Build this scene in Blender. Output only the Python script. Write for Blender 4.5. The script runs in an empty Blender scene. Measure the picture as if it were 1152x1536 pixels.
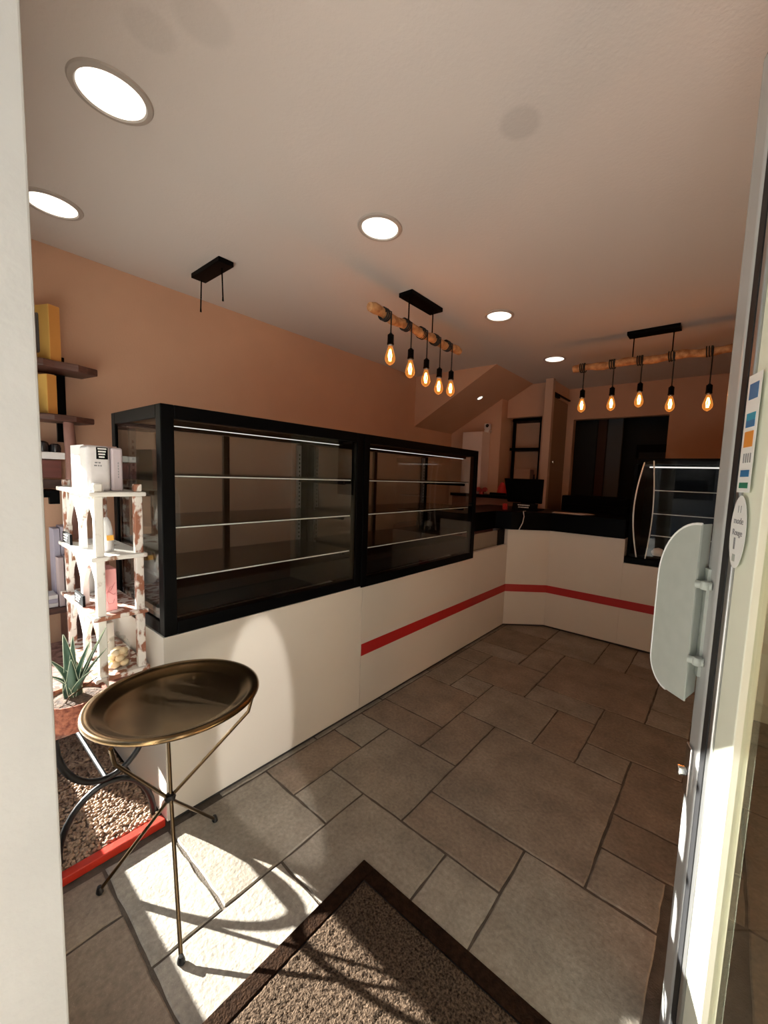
import bpy, bmesh, math, random
from mathutils import Vector, Matrix, noise
random.seed(7)
PI = math.pi
scene = bpy.context.scene
C = scene.collection

# ------------------------------------------------------------------ materials
def new_mat(name):
    m = bpy.data.materials.new(name); m.use_nodes = True
    nt = m.node_tree; nt.nodes.clear()
    out = nt.nodes.new('ShaderNodeOutputMaterial')
    return m, nt, out
def principled(name, col, rough=.5, metal=0, spec=.5, bump=0, bscale=60, var=0, vscale=6, coat=0, trans=0, alpha=1):
    m, nt, out = new_mat(name)
    b = nt.nodes.new('ShaderNodeBsdfPrincipled')
    b.inputs['Base Color'].default_value = (*col, 1); b.inputs['Roughness'].default_value = rough
    b.inputs['Metallic'].default_value = metal; b.inputs['Specular IOR Level'].default_value = spec
    b.inputs['Coat Weight'].default_value = coat
    b.inputs['Alpha'].default_value = alpha
    nt.links.new(b.outputs[0], out.inputs[0])
    tc = nt.nodes.new('ShaderNodeTexCoord')
    if var:
        n = nt.nodes.new('ShaderNodeTexNoise'); n.inputs['Scale'].default_value = vscale; n.inputs['Detail'].default_value = 5
        nt.links.new(tc.outputs['Object'], n.inputs['Vector'])
        r = nt.nodes.new('ShaderNodeMapRange'); r.inputs[1].default_value = .3; r.inputs[2].default_value = .7
        r.inputs[3].default_value = 1 - var; r.inputs[4].default_value = 1 + var
        nt.links.new(n.outputs[0], r.inputs[0])
        mx = nt.nodes.new('ShaderNodeMix'); mx.data_type = 'RGBA'; mx.blend_type = 'MULTIPLY'; mx.inputs[0].default_value = 1
        mx.inputs[6].default_value = (*col, 1); nt.links.new(r.outputs[0], mx.inputs[7])
        nt.links.new(mx.outputs[2], b.inputs['Base Color'])
    if bump:
        n2 = nt.nodes.new('ShaderNodeTexNoise'); n2.inputs['Scale'].default_value = bscale; n2.inputs['Detail'].default_value = 4
        nt.links.new(tc.outputs['Object'], n2.inputs['Vector'])
        bp = nt.nodes.new('ShaderNodeBump'); bp.inputs['Strength'].default_value = bump; bp.inputs['Distance'].default_value = .01
        nt.links.new(n2.outputs[0], bp.inputs['Height']); nt.links.new(bp.outputs[0], b.inputs['Normal'])
    return m
def two_tone(name, ca, cb, scale, lo, hi, rough=.6, bump=.2, stretch=(1, 1, 1), detail=6, metal=0):
    m, nt, out = new_mat(name)
    b = nt.nodes.new('ShaderNodeBsdfPrincipled'); b.inputs['Roughness'].default_value = rough; b.inputs['Metallic'].default_value = metal
    nt.links.new(b.outputs[0], out.inputs[0])
    tc = nt.nodes.new('ShaderNodeTexCoord'); mp = nt.nodes.new('ShaderNodeMapping'); mp.inputs['Scale'].default_value = stretch
    nt.links.new(tc.outputs['Object'], mp.inputs[0])
    n = nt.nodes.new('ShaderNodeTexNoise'); n.inputs['Scale'].default_value = scale; n.inputs['Detail'].default_value = detail
    nt.links.new(mp.outputs[0], n.inputs['Vector'])
    r = nt.nodes.new('ShaderNodeValToRGB'); r.color_ramp.elements[0].position = lo; r.color_ramp.elements[1].position = hi
    r.color_ramp.elements[0].color = (*ca, 1); r.color_ramp.elements[1].color = (*cb, 1)
    nt.links.new(n.outputs[0], r.inputs[0]); nt.links.new(r.outputs[0], b.inputs['Base Color'])
    if bump:
        bp = nt.nodes.new('ShaderNodeBump'); bp.inputs['Strength'].default_value = bump; bp.inputs['Distance'].default_value = .01
        nt.links.new(n.outputs[0], bp.inputs['Height']); nt.links.new(bp.outputs[0], b.inputs['Normal'])
    return m
def emission(name, col, st):
    m, nt, out = new_mat(name)
    e = nt.nodes.new('ShaderNodeEmission'); e.inputs[0].default_value = (*col, 1); e.inputs[1].default_value = st
    nt.links.new(e.outputs[0], out.inputs[0]); return m
def thin_glass(name, tint=(1, 1, 1), ior=1.5, rough=0.0, gain=1.0):
    m, nt, out = new_mat(name)
    t = nt.nodes.new('ShaderNodeBsdfTransparent'); t.inputs[0].default_value = (*tint, 1)
    g = nt.nodes.new('ShaderNodeBsdfGlossy'); g.inputs['Roughness'].default_value = rough
    f = nt.nodes.new('ShaderNodeFresnel')
    ge = nt.nodes.new('ShaderNodeNewGeometry'); mr = nt.nodes.new('ShaderNodeMapRange')       # same index on both faces of the thin pane
    mr.inputs[3].default_value = ior; mr.inputs[4].default_value = 1/ior
    nt.links.new(ge.outputs['Backfacing'], mr.inputs[0]); nt.links.new(mr.outputs[0], f.inputs[0])
    mul = nt.nodes.new('ShaderNodeMath'); mul.operation = 'MULTIPLY'; mul.inputs[1].default_value = gain; mul.use_clamp = True
    mix = nt.nodes.new('ShaderNodeMixShader')
    nt.links.new(f.outputs[0], mul.inputs[0]); nt.links.new(mul.outputs[0], mix.inputs[0])
    nt.links.new(t.outputs[0], mix.inputs[1]); nt.links.new(g.outputs[0], mix.inputs[2]); nt.links.new(mix.outputs[0], out.inputs[0])
    return m
def smoky(name, col, alpha, rough=.12):
    m, nt, out = new_mat(name)
    b = nt.nodes.new('ShaderNodeBsdfPrincipled'); b.inputs['Base Color'].default_value = (*col, 1); b.inputs['Roughness'].default_value = rough
    b.inputs['Alpha'].default_value = alpha
    nt.links.new(b.outputs[0], out.inputs[0]); return m

def floor_mat():
    m, nt, out = new_mat('stone_tile')
    N, L = nt.nodes.new, nt.links.new
    b = N('ShaderNodeBsdfPrincipled'); L(b.outputs[0], out.inputs[0])
    at = N('ShaderNodeAttribute'); at.attribute_name = 'tone'
    tc = N('ShaderNodeTexCoord')
    ramp = N('ShaderNodeValToRGB')
    e = ramp.color_ramp.elements
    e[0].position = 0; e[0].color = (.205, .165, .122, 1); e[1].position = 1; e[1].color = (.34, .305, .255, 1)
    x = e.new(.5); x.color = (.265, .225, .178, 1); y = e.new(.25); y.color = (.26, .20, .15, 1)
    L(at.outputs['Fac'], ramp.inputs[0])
    n1 = N('ShaderNodeTexNoise'); n1.inputs['Scale'].default_value = 5; n1.inputs['Detail'].default_value = 8; n1.inputs['Roughness'].default_value = .65
    n2 = N('ShaderNodeTexNoise'); n2.inputs['Scale'].default_value = 70; n2.inputs['Detail'].default_value = 6
    n3 = N('ShaderNodeTexNoise'); n3.inputs['Scale'].default_value = 320; n3.inputs['Detail'].default_value = 2
    for n in (n1, n2, n3): L(tc.outputs['Object'], n.inputs['Vector'])
    def rng(n, a, c, lo, hi):
        r = N('ShaderNodeMapRange'); r.inputs[1].default_value = a; r.inputs[2].default_value = c; r.inputs[3].default_value = lo; r.inputs[4].default_value = hi
        L(n.outputs[0], r.inputs[0]); return r
    def mult(ca, v):
        mx = N('ShaderNodeMix'); mx.data_type = 'RGBA'; mx.blend_type = 'MULTIPLY'; mx.inputs[0].default_value = 1
        L(ca, mx.inputs[6]); L(v, mx.inputs[7]); return mx.outputs[2]
    c = mult(ramp.outputs[0], rng(n1, .3, .7, .72, 1.25).outputs[0])
    c = mult(c, rng(n2, .3, .7, .82, 1.16).outputs[0])
    c = mult(c, rng(n3, .62, .76, 1, 1.5).outputs[0])
    L(c, b.inputs['Base Color'])
    b.inputs['Roughness'].default_value = .55; b.inputs['Specular IOR Level'].default_value = .3
    ad = N('ShaderNodeMath'); ad.operation = 'ADD'; L(n1.outputs[0], ad.inputs[0]); L(n2.outputs[0], ad.inputs[1])
    bp = N('ShaderNodeBump'); bp.inputs['Strength'].default_value = .35; bp.inputs['Distance'].default_value = .008
    L(ad.outputs[0], bp.inputs['Height']); L(bp.outputs[0], b.inputs['Normal'])
    return m
def ceiling_mat():
    m, nt, out = new_mat('ceiling_paint')
    N, L = nt.nodes.new, nt.links.new
    b = N('ShaderNodeBsdfPrincipled'); b.inputs['Roughness'].default_value = .85; L(b.outputs[0], out.inputs[0])
    geo = N('ShaderNodeNewGeometry')
    col = None
    base = (.66, .60, .565, 1)
    prev = None
    for (sx, sy, sr, d) in ((-.647, 1.305, .075, .86), (-1.334, .465, .07, .92), (-1.19, .54, .08, .92)):   # faint round darker patches
        v = N('ShaderNodeVectorMath'); v.operation = 'DISTANCE'; v.inputs[1].default_value = (sx, sy, 2.55)
        L(geo.outputs['Position'], v.inputs[0])
        r = N('ShaderNodeMapRange'); r.inputs[1].default_value = sr * .7; r.inputs[2].default_value = sr; r.inputs[3].default_value = d; r.inputs[4].default_value = 1
        L(v.outputs['Value'], r.inputs[0])
        mx = N('ShaderNodeMix'); mx.data_type = 'RGBA'; mx.blend_type = 'MULTIPLY'; mx.inputs[0].default_value = 1
        if prev is None: mx.inputs[6].default_value = base
        else: L(prev, mx.inputs[6])
        L(r.outputs[0], mx.inputs[7]); prev = mx.outputs[2]
    L(prev, b.inputs['Base Color'])
    n = N('ShaderNodeTexNoise'); n.inputs['Scale'].default_value = 90; L(geo.outputs['Position'], n.inputs['Vector'])
    bp = N('ShaderNodeBump'); bp.inputs['Strength'].default_value = .12; bp.inputs['Distance'].default_value = .006
    L(n.outputs[0], bp.inputs['Height']); L(bp.outputs[0], b.inputs['Normal'])
    return m
def mat_coir():
    m, nt, out = new_mat('coir_pile')
    N, L = nt.nodes.new, nt.links.new
    b = N('ShaderNodeBsdfPrincipled'); b.inputs['Roughness'].default_value = .95; b.inputs['Specular IOR Level'].default_value = .1; L(b.outputs[0], out.inputs[0])
    tc = N('ShaderNodeTexCoord')
    v = N('ShaderNodeTexNoise'); v.inputs['Scale'].default_value = 170; v.inputs['Detail'].default_value = 3
    L(tc.outputs['Object'], v.inputs['Vector'])
    r = N('ShaderNodeValToRGB'); r.color_ramp.elements[0].position = .3; r.color_ramp.elements[1].position = .72
    r.color_ramp.elements[0].color = (.016, .009, .005, 1); r.color_ramp.elements[1].color = (.155, .105, .07, 1)
    L(v.outputs[0], r.inputs[0]); L(r.outputs[0], b.inputs['Base Color'])
    bp = N('ShaderNodeBump'); bp.inputs['Strength'].default_value = .9; bp.inputs['Distance'].default_value = .01
    L(v.outputs[0], bp.inputs['Height']); L(bp.outputs[0], b.inputs['Normal'])
    return m

M = {}
M['wall'] = principled('salmon_wall_paint', (.59, .365, .25), .85, bump=.1, bscale=90, var=.03, vscale=3)
M['wall_pale'] = principled('pale_sage_paint', (.80, .82, .68), .6, var=.03)
M['jamb'] = principled('white_jamb_paint', (.50, .495, .465), .55, bump=.12, bscale=40, var=.04, vscale=8)
M['ceil'] = ceiling_mat()
M['tile'] = floor_mat()
M['grout'] = principled('dark_grout', (.10, .078, .058), .95, bump=.4, bscale=200, var=.3, vscale=20)
M['counter'] = principled('cream_laminate', (.70, .645, .565), .38, bump=.04, bscale=220, var=.02, vscale=2)
M['kick'] = principled('dark_plinth', (.03, .025, .022), .6)
M['red'] = principled('red_stripe', (.42, .012, .012), .45)
M['red_rail'] = principled('red_painted_rail', (.50, .028, .012), .4, bump=.15, bscale=50, var=.1, vscale=20)
M['black'] = principled('black_powder_coat', (.0018, .0018, .002), .45, spec=.05)
M['black_matte'] = principled('black_matte', (.005, .005, .0055), .5, spec=.12)
M['granite'] = principled('black_granite', (.002, .002, .0022), .3, spec=.03, var=.3, vscale=120)
M['glass'] = thin_glass('clear_pane', (.95, .96, .95), ior=1.5)
M['glass_end'] = thin_glass('grey_end_pane', (.78, .82, .80), gain=1.3)
M['glass_back'] = smoky('tinted_back_pane', (.52, .44, .35), .45, .06)
M['glass_door'] = thin_glass('door_pane', (.93, .96, .90), ior=1.5)
M['glass_win'] = thin_glass('window_pane', (.97, .98, .97), ior=1.45, gain=.6)
M['glass_edge'] = principled('polished_glass_edge', (.92, .95, .94), .15, spec=.8)
M['shelf_glass'] = smoky('smoky_shelf', (.02, .02, .019), .94, .2)
M['led'] = emission('led_line', (1, .96, .9), 1.3)
M['led_glow'] = emission('down_light', (1, .92, .80), 2.3)
M['white_trim'] = principled('white_light_ring', (.42, .37, .33), .5)
M['alu'] = principled('brushed_aluminium', (.42, .42, .41), .3, metal=.85, bump=.03, bscale=120)
M['alu_white'] = principled('white_aluminium', (.40, .40, .39), .25, spec=.6)
M['plate'] = principled('pale_grey_plate', (.41, .44, .40), .35, var=.04, vscale=30)
M['rubber'] = principled('black_rubber', (.008, .008, .009), .6)
M['steel'] = principled('perforated_steel', (.32, .32, .32), .35, metal=.9)
M['chrome'] = principled('chrome', (.7, .7, .7), .15, metal=1)
M['brass'] = two_tone('antique_brass', (.13, .08, .036), (.27, .175, .085), 9, .3, .75, rough=.24, bump=.03, metal=1)
M['brass_rod'] = principled('dark_brass_rod', (.13, .085, .045), .3, metal=1)
M['iron'] = principled('black_wrought_iron', (.012, .011, .011), .4, metal=.4, bump=.15, bscale=40)
M['log'] = two_tone('peeled_log', (.32, .13, .045), (.62, .34, .15), 9, .35, .65, rough=.7, bump=.4, stretch=(3, 3, 3))
def lit_bulb():
    m, nt, out = new_mat('lit_amber_bulb')
    N, L = nt.nodes.new, nt.links.new
    t = N('ShaderNodeBsdfTransparent'); t.inputs[0].default_value = (1, .84, .58, 1)
    g = N('ShaderNodeBsdfGlossy'); g.inputs['Roughness'].default_value = .02
    f = N('ShaderNodeFresnel'); f.inputs[0].default_value = 1.4; f.inputs[0].default_value = 1.05
    e = N('ShaderNodeEmission'); e.inputs[0].default_value = (1, .36, .07, 1); e.inputs[1].default_value = .32
    m1 = N('ShaderNodeMixShader'); ad = N('ShaderNodeAddShader')
    L(f.outputs[0], m1.inputs[0]); L(t.outputs[0], m1.inputs[1]); L(g.outputs[0], m1.inputs[2])
    L(m1.outputs[0], ad.inputs[0]); L(e.outputs[0], ad.inputs[1]); L(ad.outputs[0], out.inputs[0]); return m
M['amber'] = lit_bulb()
M['filament'] = emission('glowing_filament', (1, .34, .07), 100)
M['filament_core'] = emission('hot_filament', (1, .62, .26), 190)
M['cord'] = principled('black_cord', (.012, .011, .011), .8)
M['walnut'] = two_tone('dark_walnut', (.055, .022, .017), (.135, .058, .042), 5, .3, .7, rough=.5, bump=.2, stretch=(12, 1.2, 12))
M['redwood'] = two_tone('red_brown_wood', (.10, .022, .016), (.19, .05, .035), 6, .3, .7, rough=.5, bump=.15, stretch=(1, 1, 8))
M['pinkwood'] = two_tone('weathered_post', (.20, .09, .07), (.34, .18, .15), 14, .3, .7, rough=.7, bump=.3, stretch=(1, 1, .4))
M['yellow'] = principled('yellow_card', (.66, .40, .10), .6, var=.05, vscale=6)
M['yellow_shaded'] = principled('shaded_yellow_card', (.60, .27, .06), .6, var=.05, vscale=6)
M['window_film'] = principled('grey_window_film', (.10, .11, .115), .15, spec=.7)
M['white_card'] = principled('white_card', (.80, .78, .77), .6)
M['lavender'] = principled('lavender_card', (.40, .37, .46), .6)
M['mauve'] = principled('mauve_card', (.52, .42, .43), .6)
M['tin'] = principled('ivory_tin', (.70, .67, .68), .3, var=.06, vscale=40)
M['tin_mauve'] = principled('mauve_tin', (.50, .43, .46), .35)
M['tin_pink'] = principled('pink_card_side', (.55, .36, .33), .6)
M['slate'] = principled('black_slate', (.004, .004, .0045), .7, spec=.06)
M['chalk'] = principled('white_lettering', (.80, .80, .78), .7)
M['greytext'] = principled('grey_lettering', (.22, .22, .23), .7)
M['flaky'] = two_tone('flaking_white_paint', (.22, .10, .05), (.78, .75, .70), 16, .36, .44, rough=.65, bump=.35, stretch=(1, 1, .6), detail=9)
M['flaky_red'] = two_tone('worn_white_paint', (.26, .095, .05), (.74, .68, .63), 30, .46, .53, rough=.65, bump=.4, stretch=(1, 1, .6), detail=9)
M['rusty'] = two_tone('rust_brown_top', (.12, .045, .03), (.32, .17, .13), 45, .35, .6, rough=.75, bump=.3)
M['coir_red'] = two_tone('red_coir', (.13, .03, .018), (.42, .15, .085), 70, .3, .7, rough=.95, bump=.8)
M['soil'] = two_tone('dry_soil', (.05, .03, .02), (.18, .11, .07), 60, .3, .7, rough=.95, bump=.8)
M['aloe'] = principled('aloe_leaf', (.045, .095, .06), .45, var=.2, vscale=20)
M['aloe_edge'] = principled('aloe_leaf_margin', (.42, .47, .34), .5)
M['pink'] = principled('pink_card', (.72, .33, .33), .55)
M['pinkline'] = principled('pink_print', (.52, .17, .19), .6)
M['bag'] = smoky('crinkled_film', (.72, .72, .72), .55, .2)
M['gold'] = principled('gold_label', (.62, .33, .06), .35, metal=.4)
M['bottle'] = smoky('frosted_bottle', (.72, .72, .70), .8, .2)
M['brown_glass'] = principled('dark_bottle_neck', (.06, .045, .04), .25)
M['cream'] = principled('cream_sugar', (.80, .62, .40), .45, var=.1, vscale=30)
M['jar'] = thin_glass('jar_glass', (.93, .94, .92), ior=1.45)
M['linen'] = principled('white_linen', (.82, .81, .79), .9, bump=.5, bscale=60)
M['pebble'] = two_tone('tan_pebble', (.22, .13, .08), (.52, .36, .24), 22, .3, .7, rough=.75, bump=.3)
M['bed'] = principled('gravel_bed_base', (.20, .13, .09), .95)
M['mat'] = mat_coir()
M['mat_edge'] = principled('dark_mat_border', (.022, .011, .006), .95, spec=.05, bump=.6, bscale=150, var=.4, vscale=60)
M['fridge'] = principled('white_enamel', (.72, .60, .55), .4)
M['camera'] = principled('white_plastic', (.75, .72, .70), .4)
M['lens'] = principled('black_lens', (.01, .01, .01), .1)
M['door_in'] = principled('brown_beige_door', (.30, .19, .12), .5)
M['door_trim'] = principled('beige_door_trim', (.52, .36, .27), .5)
M['dark_room'] = principled('dark_grey_panel', (.045, .048, .05), .6)
M['grey_strip'] = principled('grey_panel_strip', (.16, .17, .18), .5)
M['brown_strip'] = principled('brown_panel_strip', (.12, .05, .03), .6)
M['mirror'] = principled('dark_mirror_strip', (.30, .25, .20), .12, metal=.9)
M['brown_cab'] = principled('brown_cabinet', (.22, .10, .07), .5)
M['kraft'] = principled('kraft_box', (.45, .28, .20), .7)
M['bottle_dark'] = principled('dark_bottle', (.02, .018, .02), .2)
M['red_bag'] = principled('red_paper', (.55, .03, .03), .6)
M['redbrown'] = principled('red_bow', (.35, .04, .04), .6)
M['paper'] = principled('white_paper', (.60, .56, .52), .7)
M['cable'] = principled('white_cable', (.65, .62, .58), .5)
M['blue'] = principled('blue_print', (.03, .16, .36), .4)
M['teal'] = principled('teal_print', (.02, .30, .45), .4)
M['green'] = principled('green_print', (.03, .20, .12), .4)
M['orange'] = principled('orange_print', (.72, .28, .05), .4)
M['sticker'] = principled('white_vinyl', (.85, .86, .84), .35)
M['pave'] = principled('pavement', (.60, .57, .52), .9, bump=.2, bscale=20, var=.1, vscale=2)
M['facade'] = principled('pale_render', (.62, .56, .48), .9, var=.05)
M['glassdark'] = principled('dark_window_glass', (.03, .035, .04), .08, spec=.8)

# ------------------------------------------------------------------ mesh helpers
class MB:
    def __init__(s): s.bm = bmesh.new(); s.mi = 0
    def _f(s, vs):
        try:
            f = s.bm.faces.new(vs); f.material_index = s.mi; return f
        except ValueError: return None
    def box(s, x0, x1, y0, y1, z0, z1):
        x0, x1 = min(x0, x1), max(x0, x1); y0, y1 = min(y0, y1), max(y0, y1); z0, z1 = min(z0, z1), max(z0, z1)
        v = [s.bm.verts.new(p) for p in ((x0,y0,z0),(x1,y0,z0),(x1,y1,z0),(x0,y1,z0),(x0,y0,z1),(x1,y0,z1),(x1,y1,z1),(x0,y1,z1))]
        for q in ((3,2,1,0),(4,5,6,7),(0,1,5,4),(1,2,6,5),(2,3,7,6),(3,0,4,7)): s._f([v[i] for i in q])
        return s
    def prism(s, pts, d):
        """planar polygon pts (list of 3D) extruded by the vector d"""
        d = Vector(d); a = [s.bm.verts.new(Vector(p)) for p in pts]; b = [s.bm.verts.new(Vector(p) + d) for p in pts]
        n = len(pts); s._f(a[::-1]); s._f(b)
        for i in range(n): s._f([a[i], a[(i+1) % n], b[(i+1) % n], b[i]])
        return s
    def ring(s, c, u, v, r, n):
        return [s.bm.verts.new(c + (u*math.cos(2*PI*k/n) + v*math.sin(2*PI*k/n))*r) for k in range(n)]
    def tube(s, pts, r, n=8, cap=True):
        pts = [Vector(p) for p in pts]; rs = r if isinstance(r, (list, tuple)) else [r]*len(pts)
        prev = None; ref = None; rings = []
        for i, p in enumerate(pts):
            t = (pts[min(i+1, len(pts)-1)] - pts[max(i-1, 0)]).normalized()
            if ref is None:
                ref = t.orthogonal().normalized()
            ref = (ref - t*ref.dot(t)).normalized()
            rings.append(s.ring(p, ref, t.cross(ref), rs[i], n))
        for a, b in zip(rings, rings[1:]):
            for k in range(n): s._f([a[k], a[(k+1) % n], b[(k+1) % n], b[k]])
        if cap: s._f(rings[0][::-1]); s._f(rings[-1])
        return s
    def lathe(s, prof, c=(0, 0, 0), n=32, axis='z', sx=1, sy=1):
        c = Vector(c); rings = []
        for r, z in prof:
            if r < 1e-6: rings.append([s.bm.verts.new(c + s._ax(0, 0, z, axis))]); continue
            rings.append([s.bm.verts.new(c + s._ax(r*math.cos(2*PI*k/n)*sx, r*math.sin(2*PI*k/n)*sy, z, axis)) for k in range(n)])
        for a, b in zip(rings, rings[1:]):
            for k in range(n):
                A = [a[0]] if len(a) == 1 else [a[k], a[(k+1) % n]]
                B = [b[0]] if len(b) == 1 else [b[(k+1) % n], b[k]]
                if len(A) + len(B) > 2: s._f(A + B)
        return s
    def _ax(s, x, y, z, a): return Vector((x, y, z)) if a == 'z' else Vector((z, x, y)) if a == 'x' else Vector((x, z, y))
    def xf(s, mtx):
        bmesh.ops.transform(s.bm, matrix=mtx, verts=s.bm.verts); return s
    def build(s, name, mat, parent=None, bevel=0, smooth=False, loc=None, seg=2):
        w = Vector((0, 0, 0)); p = parent
        while p: w += p.location; p = p.parent
        if parent is None and loc is not None: w = Vector(loc)
        bmesh.ops.translate(s.bm, vec=-w, verts=s.bm.verts)
        bmesh.ops.recalc_face_normals(s.bm, faces=s.bm.faces)
        me = bpy.data.meshes.new(name); s.bm.to_mesh(me); s.bm.free()
        for m in (mat if isinstance(mat, (list, tuple)) else [mat]): me.materials.append(M[m])
        if smooth:
            for f in me.polygons: f.use_smooth = True
            if smooth != 'all':
                try: me.set_sharp_from_angle(angle=math.radians(40))
                except Exception: pass
        o = bpy.data.objects.new(name, me); C.objects.link(o)
        if parent: o.parent = parent
        elif loc is not None: o.location = loc
        if bevel:
            b = o.modifiers.new('bevel', 'BEVEL'); b.width = bevel; b.segments = seg; b.limit_method = 'ANGLE'; b.angle_limit = math.radians(50)
        return o
def tag(o, label=None, cat=None, group=None, kind=None):
    if label: o['label'] = label
    if cat: o['category'] = cat
    if group: o['group'] = group
    if kind: o['kind'] = kind
    return o
def thing(name, label, cat, loc, group=None):
    o = bpy.data.objects.new(name, None); o.empty_display_size = .05; C.objects.link(o); o.location = loc
    return tag(o, label, cat, group)
def struct(o, label=None, cat=None): return tag(o, label, cat, None, 'structure')
def box(*a): return MB().box(*a)
def arc(c, r, a0, a1, n, u, v):
    c, u, v = Vector(c), Vector(u), Vector(v)
    return [c + u*r*math.cos(a0+(a1-a0)*k/n) + v*r*math.sin(a0+(a1-a0)*k/n) for k in range(n+1)]

# ------------------------------------------------------------------ the room
ZC = 2.55; XL = -3.0; XR = 1.3; YB = 5.2
def gx(i): return -1.575 + .2175*i
def gy(k): return .35 + .204*k
TILES = [(0,1,-2,0),(1,3,-2,0),(0,2,0,1),(0,2,1,3),(2,4,0,2),(2,4,2,4),(0,1,3,5),(1,2,3,4),(0,1,5,6),(1,3,4,6),(0,2,6,7),(2,3,6,8),(0,2,7,9),
 (0,1,9,11),(1,2,9,10),(1,3,10,12),(0,1,11,12),(0,2,12,13),(0,2,13,15),(0,2,15,17),(2,3,12,14),(3,6,11,14),(3,5,10,11),(2,4,8,10),(4,5,8,10),
 (5,7,9,11),(5,6,8,9),(3,6,5,8),(6,8,7,9),(6,8,6,7),(6,7,5,6),(3,5,4,5),(4,5,2,4),(5,7,2,5),(2,4,14,17),(4,5,14,17),(5,6,14,15),(5,6,15,17),
 (6,7,11,12),(6,8,12,14),(6,8,14,17),(7,9,9,12),(8,10,12,14),(8,10,14,17),(8,10,6,9),(9,11,9,12),(10,12,12,14),(10,13,14,17),(10,13,6,9),(11,13,9,12),
 (3,6,-2,0),(4,5,0,2),(5,7,0,2),(6,8,-2,0),(8,10,-2,1),(10,13,-2,1),(8,10,3,6),(10,13,3,6),(8,10,1,3),(10,13,1,3),(12,13,12,14)]
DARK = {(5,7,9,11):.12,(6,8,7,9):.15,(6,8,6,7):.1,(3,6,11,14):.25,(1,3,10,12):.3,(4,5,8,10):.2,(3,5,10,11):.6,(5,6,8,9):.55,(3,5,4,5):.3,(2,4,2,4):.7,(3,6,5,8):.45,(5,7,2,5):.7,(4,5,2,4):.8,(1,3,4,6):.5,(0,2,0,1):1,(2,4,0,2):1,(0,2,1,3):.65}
def make_floor():
    bm = bmesh.new(); lay = bm.faces.layers.float.new('tone')
    rnd = random.Random(3)
    def slab(x0, x1, y0, y1, tone):
        g = .0038
        x0 += g; x1 -= g; y0 += g; y1 -= g
        def edge(a, b, nrm):
            L = (Vector(b) - Vector(a)).length; n = max(2, int(L/.045)); out = []
            for k in range(n):
                t = k/n; p = Vector(a).lerp(Vector(b), t)
                j = rnd.uniform(-.0016, .0030) if 0 < k else .002
                out.append((p.x + nrm[0]*j, p.y + nrm[1]*j))
            return out
        loop = edge((x0,y0,0),(x1,y0,0),(0,1)) + edge((x1,y0,0),(x1,y1,0),(-1,0)) + edge((x1,y1,0),(x0,y1,0),(0,-1)) + edge((x0,y1,0),(x0,y0,0),(1,0))
        cx, cy = (x0+x1)/2, (y0+y1)/2
        def inset(p, d): 
            v = Vector((cx-p[0], cy-p[1])); sx = d*(1 if v.x > 0 else -1); sy = d*(1 if v.y > 0 else -1)
            return (p[0] + (sx if abs(p[0]-x0) < .006 or abs(p[0]-x1) < .006 else 0), p[1] + (sy if abs(p[1]-y0) < .006 or abs(p[1]-y1) < .006 else 0))
        top = [bm.verts.new((*inset(p, .004), 0)) for p in loop]; mid = [bm.verts.new((*p, -.003)) for p in loop]; bot = [bm.verts.new((*p, -.012)) for p in loop]
        fs = [bm.faces.new(top)]
        n = len(loop)
        for k in range(n):
            fs.append(bm.faces.new([mid[k], mid[(k+1) % n], top[(k+1) % n], top[k]]))
            fs.append(bm.faces.new([bot[k], bot[(k+1) % n], mid[(k+1) % n], mid[k]]))
        for f in fs: f[lay] = tone
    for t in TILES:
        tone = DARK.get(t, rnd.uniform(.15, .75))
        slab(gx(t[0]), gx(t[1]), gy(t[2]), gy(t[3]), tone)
    # behind the counters: coarse tiles
    for a in range(4):
        for b in range(9): slab(-1.575-.4*(a+1), -1.575-.4*a, .76+.5*b, .76+.5*(b+1), rnd.uniform(.1, .8))
    for a in range(6):
        for b in range(8): slab(-1.575+.48*a, -1.575+.48*(a+1), gy(17)+.42*b, gy(17)+.42*(b+1), rnd.uniform(.1, .8))
    bmesh.ops.recalc_face_normals(bm, faces=bm.faces)
    gl = bm.faces.new([bm.verts.new(p) for p in ((-3.2,-.15,-.0045),(1.6,-.15,-.0045),(1.6,7.4,-.0045),(-3.2,7.4,-.0045))])
    gl.material_index = 1
    for f in bm.faces:
        if f.normal.z < -.5: f.normal_flip()
    me = bpy.data.meshes.new('floor'); bm.to_mesh(me); bm.free()
    me.materials.append(M['tile']); me.materials.append(M['grout'])
    o = bpy.data.objects.new('floor', me); C.objects.link(o); return struct(o)
make_floor()
struct(box(XL-.1, XR+.1, -.1, 7.4, ZC, ZC+.1).build('ceiling', 'ceil'))
struct(box(XL-.12, XL, .10, YB, 0, ZC).build('wall_left', 'wall'))
struct(box(XR, XR+.12, -.1, YB, 0, ZC).build('wall_right', 'wall'))
# shop front: pillar, sill wall, header, strip beside the door
w = MB()
w.box(XL-.12, XL, .06, .10, 0, ZC); w.box(XL, -.82, -.1, .10, 0, .205); w.box(XL, -.82, -.1, .10, 1.76, ZC)  # unseen window header reaches low to shade the door leaf
w.box(-.82, .34, -.1, .06, 2.32, ZC); w.box(.34, XR+.1, -.1, .06, 0, ZC)
struct(w.build('wall_front', 'jamb'))
# display window: frame and pane
wf = MB()
wf.box(XL, XL+.02, .04, .10, .205, 1.76); wf.box(-.87, -.82, .04, .10, .205, 1.76); wf.box(XL+.02, -.87, .04, .10, .205, .25); wf.box(XL+.02, -.87, .04, .10, 1.72, 1.76)
win = struct(wf.build('window_1', 'jamb'))
box(XL+.02, -.87, .066, .072, .25, 1.72).build('pane', 'glass_win', win)
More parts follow.
